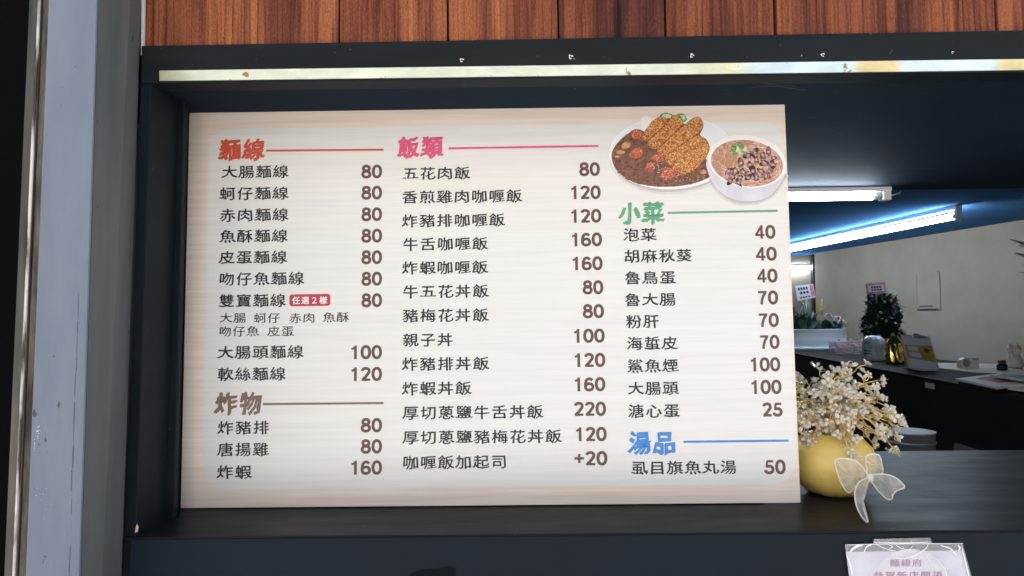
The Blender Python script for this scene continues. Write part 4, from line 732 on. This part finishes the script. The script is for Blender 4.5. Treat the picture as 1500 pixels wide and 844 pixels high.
LEAF = mat('dark_glossy_leaf', (.012, .04, .03), (.03, .075, .045), (12, 12, 12), .35, spec=.5); LEAF2 = mat('mid_green_leaf', (.04, .12, .06), (.07, .18, .09), (12, 12, 12), .4); STEM = mat('pale_green_stem', (.24, .34, .28), (.3, .4, .33), (30, 30, 30), .5)
YEL = mat('yellow_petal', (.75, .5, .05), (.85, .62, .1), (60, 60, 60), .5); REDF = mat('red_ribbon', (.3, .03, .03), (.45, .06, .05), (60, 60, 60), .4); WHT = mat('white_petal', (.7, .68, .66), rough=.5)
def leaf_geo(p, dirv, L_, w, droop=.3, n=5, rnd=random):
    dirv = Vector(dirv).normalized(); side_ = dirv.cross(Vector((0, 0, 1))); side_ = side_.normalized() if side_.length > .01 else Vector((1, 0, 0)); V = []; F = []
    for i in range(n + 1):
        t = i / n; c_ = Vector(p) + dirv * L_ * t + Vector((0, 0, -droop * L_ * t * t)); ww = w * math.sin(math.pi * min(.97, t * .9 + .1)) ** .8 / 2; V += [c_ - side_ * ww, c_ + Vector((0, 0, -ww * .3)), c_ + side_ * ww]
    for i in range(n):
        for k in (0, 1): F.append((3 * i + k, 3 * i + k + 1, 3 * i + 4 + k, 3 * i + 3 + k))
    return V, F
random.seed(3)
orch = empty('potted_orchid', pc_ + Vector((0, 0, pt_ - .03)), 'dark leafed plants with one yellow orchid bloom growing in the white planter', 'plant')
for i in range(80):
    mb = MB(); x = random.uniform(-.2, .24); tall = 1 if x < .0 else .55
    mb.add(*leaf_geo((x * .9, random.uniform(-.06, .06), -.01), (random.uniform(-.7, .7), random.uniform(-.6, .3), random.uniform(.5, 1.6)), random.uniform(.16, .34) * tall + .03, random.uniform(.04, .065), .35)); mb.build('leaf', LEAF if i % 4 else LEAF2, orch, True, False)
def st(pts, r=.005, m=STEM, name='stem'): return tube(name, pts, r, m, orch, 6)
def loc_(p): return Vector(p) - Vector(orch.location)
yy = pc_.y
st([loc_((2.9086, 4.4536, 1.6374)) + Vector((.0, 0, -.12)), loc_((2.9115, 4.4536, 1.5559)), loc_((2.9144, 4.4536, 1.6482))], .004)
for (x, z) in (((2.8941, 4.4536, 1.605)[0], (2.8941, 4.4536, 1.605)[2]), ((2.885, 4.4536, 1.5725)[0], (2.885, 4.4536, 1.5725)[2]), ((2.8787, 4.4536, 1.5454)[0], (2.8787, 4.4536, 1.5454)[2]), ((2.9014, 4.4536, 1.5777)[0], (2.9014, 4.4536, 1.5777)[2])):
    mb = MB()
    for k in range(5):
        a = k * 1.257 + random.random(); mb.add(*leaf_geo((0, 0, 0), (math.cos(a), -.3, math.sin(a)), .022, .02, 0, 3))
    o = mb.build('yellow_bloom', YEL, orch, True, False); o.location = loc_((x, yy - .03, z)); o.name = 'bloom'
for a_ in ([(2.6967, 4.4536, 1.4335), (2.7725, 4.4536, 1.6118), (2.8116, 4.4536, 1.4756)], [(2.7559, 4.4536, 1.422), (2.795, 4.4536, 1.6387)], [(2.7883, 4.4536, 1.4217), (2.7666, 4.4536, 1.5956), (2.7099, 4.4536, 1.6941)]): st([loc_(p) for p in a_], .008)
wb = MB()
for (x, z) in (((2.9375, 4.4536, 1.523)[0], (2.9375, 4.4536, 1.523)[2]), ((3.0071, 4.4536, 1.5005)[0], (3.0071, 4.4536, 1.5005)[2]), ((3.0386, 4.4536, 1.473)[0], (3.0386, 4.4536, 1.473)[2])):
    q = loc_((x, yy - .05, z)); wb.add(*tube_geo([q + Vector((-.03, 0, -.02)), q + Vector((-.01, 0, .006)), q + Vector((.02, 0, 0)), q + Vector((.04, 0, -.04))], .008, 6))
wb.build('red_white_ribbon', mat('red_white_ribbon', (.6, .55, .55), (.5, .08, .08), (30, 30, 30), .4, ramp=(.5, .52)), orch, True, False).name = 'ribbon'
CARD = mat('white_card', (.7, .7, .72), rough=.6); CARDP = mat('pink_card', (.6, .16, .22), (.7, .3, .33), (30, 30, 30), .6); TXT = mat('black_print', (.03, .03, .04), rough=.6); TXR = mat('red_print', (.65, .12, .16), (.7, .3, .35), (40, 40, 40), .6)
def card(name, c4, y, m, label, cat, inner=None, rows=(), stick=None, parentlist=None):
    root = empty(name, (c4[0][0], y, c4[0][-1]), label, cat); ps = [prism('card', [(p[0], p[-1]) for p in c4], y, y + .004, m)]
    def bil(u, w): a = Vector((c4[0][0], c4[0][-1])).lerp(Vector((c4[1][0], c4[1][-1])), u); b = Vector((c4[3][0], c4[3][-1])).lerp(Vector((c4[2][0], c4[2][-1])), u); return a.lerp(b, w)
    for (u0, u1, w0, w1, mm, nb) in rows:
        for k in range(nb):
            a = u0 + (u1 - u0) * k / nb; b = a + (u1 - u0) / nb * .72
            if nb == 1: b = u1
            ps.append(prism('print_block', [bil(a, w0), bil(b, w0), bil(b, w1), bil(a, w1)], y - .0012 - (.0006 if mm is TXT else 0), y - .0002, mm))
    if stick: ps.append(tube('stick', stick, .005, STEM))
    adopt(root, ps); return root
card('greeting_card', [(2.6971, 4.3936, 1.6302), (2.84, 4.3936, 1.6608), (2.8219, 4.3936, 1.766), (2.6794, 4.3936, 1.7542)], yy - .06, CARD, 'white greeting card with red corner on a stick above the planter', 'card',
     rows=[(.78, .98, .08, .95, TXR, 1), (.12, .7, .66, .84, TXT, 4), (.2, .72, .4, .56, TXT, 3), (.15, .75, .12, .22, TXT, 4)], stick=[(2.7742, 4.4036, 1.6484), (2.8059, 4.4236, 1.5297), (2.842, 4.4536, 1.4102)])
# dark decorated tree
ty = (3.637, 4.944, 1.27); tb = Vector((ty[0] + .08, 3.35, ZC)); tx = (2.8007, 3.35, 1.5012); tb.x = tx[0]
tree = empty('decorated_tree', tb, 'small dark green decorated tree with gold baubles behind the counter items', 'tree')
TLEAF = mat('dark_blue_green_leaf', (.018, .038, .04), (.04, .075, .07), (20, 20, 20), .7, spec=.2); GBALL = mat('gold_bauble', (.6, .38, .12), rough=.3, metal=.7)
random.seed(9); tl = [MB() for _ in range(14)]; htop = (2.8058, 3.35, 1.644)[2] - ZC
for i in range(2600):
    z = random.uniform(.02, htop); hw = .115 if z < htop * .6 else .115 - (z - htop * .6) / (htop * .4) * .045; a = random.uniform(0, 6.28); r_ = hw * math.sqrt(random.uniform(.1, 1)) * (1 + .22 * math.sin(a * 3 + z * 30)); p = (r_ * math.cos(a), r_ * math.sin(a) * .8, z)
    V, F = leaf_geo(p, (random.gauss(0, 1), random.gauss(0, 1), random.gauss(.2, .8)), random.uniform(.022, .042), .02, .2, 2); tl[int(z / htop * 13.9)].add(V, F)
fol = MB()
for m_ in tl: fol.add(m_.v, m_.f)
cro = fol.build('crown', TLEAF, tree, False, False); tube('trunk', [(0, 0, 0), (0, 0, htop * .8)], .012, mat('trunk_brown', (.05, .03, .02), rough=.8), tree, 8)
for i in range(14):
    a = random.uniform(3.4, 6.0); z = random.uniform(.06, htop * .9); o = lathe('bauble', [(.001, -.01), (.007, -.007), (.01, 0), (.007, .007), (.001, .01)], GBALL, tree, 10, (.1 * math.cos(a), .085 * math.sin(a), z))
mb = MB()
for i in range(26): mb.add(*leaf_geo((random.uniform(-.1, .1), random.uniform(-.14, -.08), random.uniform(.03, .13)), (random.gauss(0, 1), -.5, random.gauss(.2, .6)), .05, .022, .3, 3))
mb.build('red_bow', REDF, tree, True, False)
card('pink_card', [(2.6551, 3.24, 1.6462), (2.7772, 3.24, 1.6511), (2.7692, 3.24, 1.721), (2.6468, 3.24, 1.7119)], 3.24, CARDP, 'pink bordered congratulation card standing on top of the dark tree', 'card', rows=[(.1, .9, .2, .78, CARD, 1), (.25, .8, .5, .68, TXT, 4), (.25, .8, .28, .42, TXT, 4)], stick=[(2.721, 3.26, 1.6716), (2.7432, 3.3, 1.5873)])
# sweets box
sb = (2.7706, 3.7049, 1.25); sx0 = (2.6773, 3.7244, 1.25); CL2 = mat('clear_box_plastic', (.8, .75, .78), rough=.15, alpha=.3); SW = [mat('pink_sweet', (.6, .16, .22), (.8, .4, .45), (60, 60, 60), .4), mat('red_sweet', (.45, .04, .07), rough=.4), mat('white_sweet', (.75, .65, .65), rough=.4)]
xx = (2.6642, 3.7049, 1.2698)[0], (2.8968, 3.7049, 1.2673)[0]; hz = (2.7874, 3.7049, 1.3337)[2] - ZC
sbx = empty('sweets_box', ((xx[0] + xx[1]) / 2, sb[1] + .05, ZC), 'clear plastic box of pink and red wrapped sweets on the inner counter', 'box')
w_ = (xx[1] - xx[0]) / 2
for nm_, a, b in (('wall', (-w_, -.05, .001), (w_, -.048, hz)), ('wall', (-w_, .048, .001), (w_, .05, hz)), ('wall', (-w_, -.0478, .001), (-w_ + .002, .0478, hz)), ('wall', (w_ - .002, -.0478, .001), (w_, .0478, hz)), ('lid', (-w_ - .003, -.053, hz + .0005), (w_ + .003, .053, hz + .006)), ('box_base', (-w_, -.05, -.0), (w_, .05, .0009))): box(nm_, a, b, CL2, sbx)
random.seed(4)
for i in range(70):
    s = random.uniform(.01, .016); o = lathe('sweet', [(.001, -s), (s * .8, -s * .5), (s, 0), (s * .8, s * .5), (.001, s)], SW[i % 3 if i % 5 else 0], sbx, 7, (random.uniform(-w_ + .018, w_ - .018), random.uniform(-.03, .03), .016 + (i / 70) * (hz - .035)), 1.2, 1)
    o.rotation_euler = (0, 0, 0)
for i in range(6): lathe('lid_sweet', [(.001, -.006), (.009, 0), (.001, .006)], SW[(i + 1) % 3], sbx, 7, (-w_ + .05 + i * .04, 0, hz + .0135), 1.3, 1)
# pearly ornament and golden ornament
def pleat(name, c_, H_, rb, prof, m, nf=12, amp=.12, n=60):
    V, F = [], []
    for i, (r_, z) in enumerate(prof):
        for k in range(n):
            a = 2 * math.pi * k / n; rr = rb * r_ * (1 + amp * math.sin(nf * a + i * .5)); V.append((rr * math.cos(a), rr * math.sin(a), z * H_))
    for i in range(len(prof) - 1):
        for k in range(n): F.append((i * n + k, i * n + (k + 1) % n, (i + 1) * n + (k + 1) % n, (i + 1) * n + k))
    F.append(tuple(range(n - 1, -1, -1))); F.append(tuple((len(prof) - 1) * n + k for k in range(n)))
    return pymesh(name, V, F, m, c_, True)
PEARL = mat('pearl_foil', (.8, .82, .95), (.82, .95, .88), (18, 18, 18), .25, coat=.6); BLUS = mat('blue_stripe', (.07, .1, .4), rough=.4); GFOIL = mat('gold_foil', (.85, .6, .1), (.95, .75, .25), (30, 30, 30), .12, metal=1, bump=.6, bscale=(40, 40, 60))
ob = (2.5954, 2.9865, 1.25); r_ = (2.6517, 2.9865, 1.2849)[0] - (2.5887, 2.9865, 1.2856)[0]; H_ = (2.6005, 2.9865, 1.396)[2] - ZC
orn = empty('pearl_pouch', ((2.5887, 2.9865, 1.2856)[0], ob[1] + r_, ZC), 'pearly white gathered gift pouch with blue stripes on the inner counter', 'gift pouch')
pleat('bag', orn, H_, r_, [(.85, 0), (1, .05), (1.02, .2), (.98, .4), (.9, .52), (.95, .6), (.98, .7), (.85, .85), (.55, .97), (.2, 1)], PEARL, 9, .07)
tube('band', [(r_ * .99 * math.cos(a * .2618), r_ * .99 * math.sin(a * .2618), H_ * .53) for a in range(25)], .004, WHITEP, orn, 6)
for i, z in enumerate((.28, .4, .72)): tube('stripe', [(r_ * 1.08 * math.cos(R(195 + a * 8)), r_ * 1.08 * math.sin(R(195 + a * 8)), H_ * (z + .01 * math.sin(a))) for a in range(5)], .006, BLUS, orn, 6, .4)
og = (2.5432, 2.7013, 1.25); r2_ = (2.5889, 2.7013, 1.3007)[0] - (2.5451, 2.7013, 1.3012)[0]; H2 = (2.5488, 2.7013, 1.4038)[2] - ZC
gor = empty('gold_pouch', ((2.5433, 2.7013, 1.3012)[0], og[1] + r2_, ZC), 'shiny gold foil gift pouch between the pearly pouch and the standing card', 'gift pouch')
pleat('bag', gor, H2, r2_, [(.9, 0), (1.02, .06), (.9, .16), (1.04, .28), (.85, .38), (1.0, .5), (.9, .62), (1, .7), (.75, .82), (.45, .93), (.5, 1)], GFOIL, 7, .08)
# standing price card on an easel
sy = (2.4464, 2.2823, 1.25)[1]
CARDB = mat('pale_blue_card', (.5, .6, .75), (.56, .66, .8), (10, 10, 10), .35); OCH = mat('ochre_print', (.45, .28, .06), rough=.5); TAN = mat('tan_board_edge', (.6, .5, .42), rough=.5); STEEL = mat('clip_steel', (.62, .66, .7), rough=.25, metal=.7)
cb = [(2.3597, 2.2823, 1.2671), (2.4979, 2.2823, 1.243), (2.4559, 2.2823, 1.4106), (2.3296, 2.2823, 1.4169)]
clipb = empty('clipboard', (cb[0][0], sy, ZC), 'standing clipboard with pale blue sheet and ochre band on the inner counter', 'clipboard')
def bl4(u, w): a = Vector((cb[0][0], cb[0][2])).lerp(Vector((cb[1][0], cb[1][2])), u); b = Vector((cb[3][0], cb[3][2])).lerp(Vector((cb[2][0], cb[2][2])), u); return a.lerp(b, w)
ps = [prism('board', [bl4(-.05, -.03), bl4(1.03, -.03), bl4(1.03, 1.03), bl4(-.05, 1.03)], sy, sy + .005, TAN), prism('sheet', [bl4(0, 0), bl4(.97, 0), bl4(.97, 1), bl4(0, 1)], sy - .001, sy - .0002, CARDB), prism('ochre_band', [bl4(0, .31), bl4(.97, .27), bl4(.97, .74), bl4(0, .72)], sy - .0018, sy - .0011, OCH),
      prism('print_block', [bl4(.08, .56), bl4(.45, .55), bl4(.45, .68), bl4(.08, .68)], sy - .0026, sy - .0019, CARDB), prism('print_block', [bl4(.1, .36), bl4(.5, .34), bl4(.5, .5), bl4(.1, .5)], sy - .0026, sy - .0019, CARDB), prism('print_block', [bl4(.62, .58), bl4(.76, .52), bl4(.88, .6), bl4(.74, .67)], sy - .0026, sy - .0019, TXT),
      prism('clip', [bl4(.32, .95), bl4(.85, .95), bl4(.8, 1.03), bl4(.62, 1.04), bl4(.58, 1.09), bl4(.42, 1.09), bl4(.36, 1.03)], sy - .012, sy - .0012, STEEL, None, .002), prism('foot', [bl4(.0, -.035), bl4(1.06, -.035), bl4(1.06, -.06), bl4(0, -.06)], sy - .02, sy + .08, TAN)]
for p in ps[5:6]: pass
adopt(clipb, ps)
# tape dispenser
td = (2.6953, 2.3605, 1.253); tx0, tx1 = (2.6533, 2.3605, 1.2783)[0], (2.7393, 2.3605, 1.2774)[0]; th_ = (2.6974, 2.3605, 1.3044)[2] - ZC - .003; CREAM = mat('cream_plastic', (.86, .8, .7), (.9, .85, .76), (20, 20, 20), .4)
disp = empty('tape_dispenser', ((tx0 + tx1) / 2, td[1], ZC + .003), 'small cream tape dispenser on the beige worktop', 'tape dispenser'); w_ = (tx1 - tx0) / 2
bod = prism('body', [tuple(p) for p in catmull([(-w_, .006), (-w_ * .7, 0), (w_ * .8, 0), (w_, .01), (w_ * .97, th_ * .85), (w_ * .6, th_ * .8), (w_ * .1, th_ * .92), (-w_ * .4, th_), (-w_ * .9, th_ * .8), (-w_, th_ * .5)], 3)], 0, .035, CREAM, disp)
V, F = lathe_geo([(th_ * .36, 0), (th_ * .36, .003)], 20); pymesh('tape_roll', [(a - w_ * .42, -.0005 - c_, b + th_ * .5) for a, b, c_ in V], F, mat('tape_roll_tan', (.4, .36, .3), rough=.3), disp)
box('cutter', (w_ * .35, -.001, th_ * .82), (w_ * .98, .036, th_ * .92), DARKP, disp)
# little dark jar with a red lid
jd = (2.7534, 2.1998, 1.253); jr = (2.7759, 2.1998, 1.2622)[0] - (2.7539, 2.1998, 1.2625)[0]; jh = (2.7555, 2.1998, 1.3003)[2] - ZC - .003
jar = empty('small_jar', (jd[0], jd[1] + jr, ZC + .003), 'small dark glass jar with dull red lid on the beige worktop', 'jar'); lathe('glass', [(jr * .8, 0), (jr, jh * .08), (jr, jh * .5), (jr * .7, jh * .64)], mat('dark_glass', (.015, .015, .03), rough=.1), jar, 24); lathe('lid', [(jr * .72, jh * .645), (jr * .75, jh * .66), (jr * .74, jh * .98), (jr * .5, jh)], mat('dull_red_lid', (.12, .03, .035), rough=.4), jar, 24)
# cream cat figurine at the frame's right edge
fd = (2.8927, 2.309, 1.253); fr_ = (2.9299, 2.309, 1.2852)[0] - (2.8941, 2.309, 1.2856)[0]; fh = (2.8979, 2.309, 1.3706)[2] - ZC
fig = empty('cat_figurine', ((2.9007, 2.309, 1.2855)[0], fd[1] + fr_, ZC + .003), 'cream ceramic cat figurine at the right end of the worktop', 'figurine')
lathe('figure', [(fr_ * .85, 0), (fr_, fh * .1), (fr_ * .95, fh * .3), (fr_ * .7, fh * .5), (fr_ * .55, fh * .56), (fr_ * .78, fh * .66), (fr_ * .85, fh * .78), (fr_ * .6, fh * .9), (fr_ * .1, fh * .93)], mat('cream_ceramic', (.82, .74, .65), (.88, .8, .7), (40, 40, 40), .35, bump=.4), fig, 24)
for s_ in (-1, 1): lathe('ear', [(fr_ * .25, 0), (fr_ * .02, fh * .16)], fig.children[0].active_material, fig, 8, (s_ * fr_ * .5, 0, fh * .86))
tube('paw', [(-fr_ * .6, -fr_ * .5, fh * .4), (-fr_ * .95, -fr_ * .6, fh * .7), (-fr_ * .9, -fr_ * .6, fh * .97)], fr_ * .22, fig.children[0].active_material, fig, 8)
# menus and papers
MENP = mat('menu_sheet', (.86, .86, .88), (.9, .9, .92), (8, 8, 8), .3, spec=.6); REDP = mat('dark_red_print', (.5, .02, .06), (.6, .08, .13), (50, 50, 50), .4); GRYP = mat('grey_green_print', (.16, .18, .17), rough=.4)
def sheet3(name, pxs, th, m, parent=None): return pymesh(name, [tuple(p) for p in pxs] + [(p[0], p[1], p[2] - th) for p in pxs], [(0, 1, 2, 3), (7, 6, 5, 4), (0, 4, 5, 1), (1, 5, 6, 2), (2, 6, 7, 3), (3, 7, 4, 0)], m, parent)
m1 = empty('menu_tray', (2.3147, 1.7047, 1.25), 'white laminated menu with dark red print lying on the inner counter', 'menu')
adopt(m1, [sheet3('sheet', [(2.1804, 1.6598, 1.27), (2.114, 1.3386, 1.27), (2.3325, 1.4613, 1.27), (2.4458, 1.8355, 1.27)], .008, MENP), sheet3('red_print', [(2.2491, 1.6527, 1.2712), (2.2137, 1.4748, 1.2712), (2.3398, 1.5272, 1.2712), (2.3811, 1.7456, 1.2712)], .0008, REDP), sheet3('underside', [(2.2017, 1.6774, 1.259), (2.1395, 1.3758, 1.259), (2.3414, 1.4738, 1.259), (2.4518, 1.8327, 1.259)], .008, TXT)])
m2 = empty('menu_folder', (2.5773, 1.923, 1.25), 'white framed menu with grey face behind the red printed menu', 'menu')
adopt(m2, [sheet3('sheet', [(2.2917, 1.6226, 1.285), (2.2598, 1.4108, 1.285), (2.4132, 1.5024, 1.285), (2.4091, 1.7384, 1.285)], .006, MENP), sheet3('grey_print', [(2.3144, 1.6145, 1.2862), (2.2915, 1.4473, 1.2862), (2.4048, 1.501, 1.2862), (2.3766, 1.6771, 1.2862)], .0008, GRYP)])
m3 = sheet3('loose_sheet', [(2.1701, 1.3662, 1.262), (2.1662, 1.1968, 1.262), (2.3342, 1.3269, 1.262), (2.3037, 1.472, 1.262)], .004, MENP); tag(m3, 'loose white sheet under the menus at the right edge', 'paper')
# lower prep shelf with stacked pale bowls and a tray
ls = .96; sh = empty('prep_shelf', (1.9, .95, 0), 'dark low prep shelf just behind the counter ledge', 'shelf')
adopt(sh, [box('shelf_top', (.95, .44, ls - .03), (2.4, 1.5, ls), CFR), box('shelf_leg', (1.0, .5, .021), (1.05, .55, ls - .0305), CFR), box('shelf_leg', (2.3, .5, .021), (2.35, .55, ls - .0305), CFR), box('shelf_leg', (1.0, 1.4, .021), (1.05, 1.45, ls - .0305), CFR), box('shelf_leg', (2.3, 1.4, .021), (2.35, 1.45, ls - .0305), CFR)])
yb = .85; bx = (1.5764, 0.85, 1.1917); rb = (1.6396, 0.85, 1.182)[0] - bx[0]; zt_ = (1.5767, 0.85, 1.1989)[2]
GBOWL = mat('pale_grey_plastic', (.17, .19, .22), (.2, .22, .26), (20, 20, 20), .45)
bs = empty('bowl_stack', (bx[0], yb + rb, ls), 'stack of pale grey plastic bowls behind the counter ledge', 'bowls')
nb_ = 9; hb = zt_ - ls
for i in range(nb_):
    z0 = hb * i / nb_; z1 = hb * (i + 1) / nb_; lathe('bowl', [(rb * .9, z0), (rb * .93, z0 + .001), (rb * .97, z1 - .006), (rb, z1 - .005), (rb * 1.0, z1 - .0015), (rb * .96, z1 - .001)], GBOWL, bs, 36)
tr_ = pymesh('tray_edge', [tuple(p) for p in ((1.6889, 0.9, 1.1671), (1.666, 0.75, 1.1721), (1.6659, 0.75, 1.1686), (1.6771, 0.82, 1.1585), (1.6888, 0.9, 1.1643))] + [(p[0] + .004, p[1] + .05, ls + .001) for p in ((1.6889, 0.9, 1.1671), (1.666, 0.75, 1.1721), (1.6659, 0.75, 1.1686), (1.6771, 0.82, 1.1585), (1.6888, 0.9, 1.1643))], [(0, 1, 2, 3, 4), (0, 5, 6, 1), (5, 6, 7, 8, 9)], mat('dull_steel_tray', (.16, .14, .14), rough=.4, metal=.4)); tag(tr_, 'slanted dull metal tray edge right of the bowl stack', 'tray'); tr_.name = 'metal_tray'

# palm plant whose leaf tips reach into view at the right
palm_y = 2.6; pp0 = (3.4706, 2.6, 1.6533)
palm = empty('palm_plant', (pp0[0], palm_y, .02), 'tall potted palm whose narrow green leaf tips reach in at the right edge', 'plant')
lathe('pot', [(.12, 0), (.15, .02), (.18, .3), (.185, .32), (.17, .32), (.16, .28)], mat('brown_pot', (.12, .07, .05), rough=.6), palm, 28)
tube('trunk', [(0, 0, .25), (.02, 0, .7), (0, .01, 1.2), (0, 0, pp0[2] - .05)], .018, mat('palm_stem', (.1, .12, .05), rough=.7), palm, 8)
cz = pp0[2] - .02
tips = [(3.0164, 2.5, 1.9305), (3.0972, 2.55, 1.9144), (3.023, 2.48, 1.8564), (3.1449, 2.6, 1.8477), (3.1404, 2.6, 1.8261), (3.0472, 2.5, 1.7619), (3.1392, 2.6, 1.6393)]
for i, t_ in enumerate(tips):
    tip = Vector(t_) - Vector(palm.location); a = Vector((0, 0, cz - .02 * i)); dv_ = tip - a; mb = MB(); L_ = dv_.length
    dz = .12; V, F = leaf_geo(a, dv_ + Vector((0, 0, dz)), (dv_ + Vector((0, 0, dz))).length, .1 if i in (2,) else .06, 0, 8)
    V = [v - Vector((0, 0, dz * ((v - a).length / L_) ** 2)) for v in V]; mb.add(V, F); mb.build('leaf', LEAF2 if i == 2 else LEAF, palm, True, False)
random.seed(2)
for i in range(18):
    mb = MB(); mb.add(*leaf_geo((0, 0, cz - .03 * random.random()), (random.uniform(.05, 1), random.uniform(-1, 1), random.uniform(-.2, 1.2)), random.uniform(.25, .42), .03, .5, 7)); mb.build('leaf', LEAF if i % 3 else LEAF2, palm, True, False)
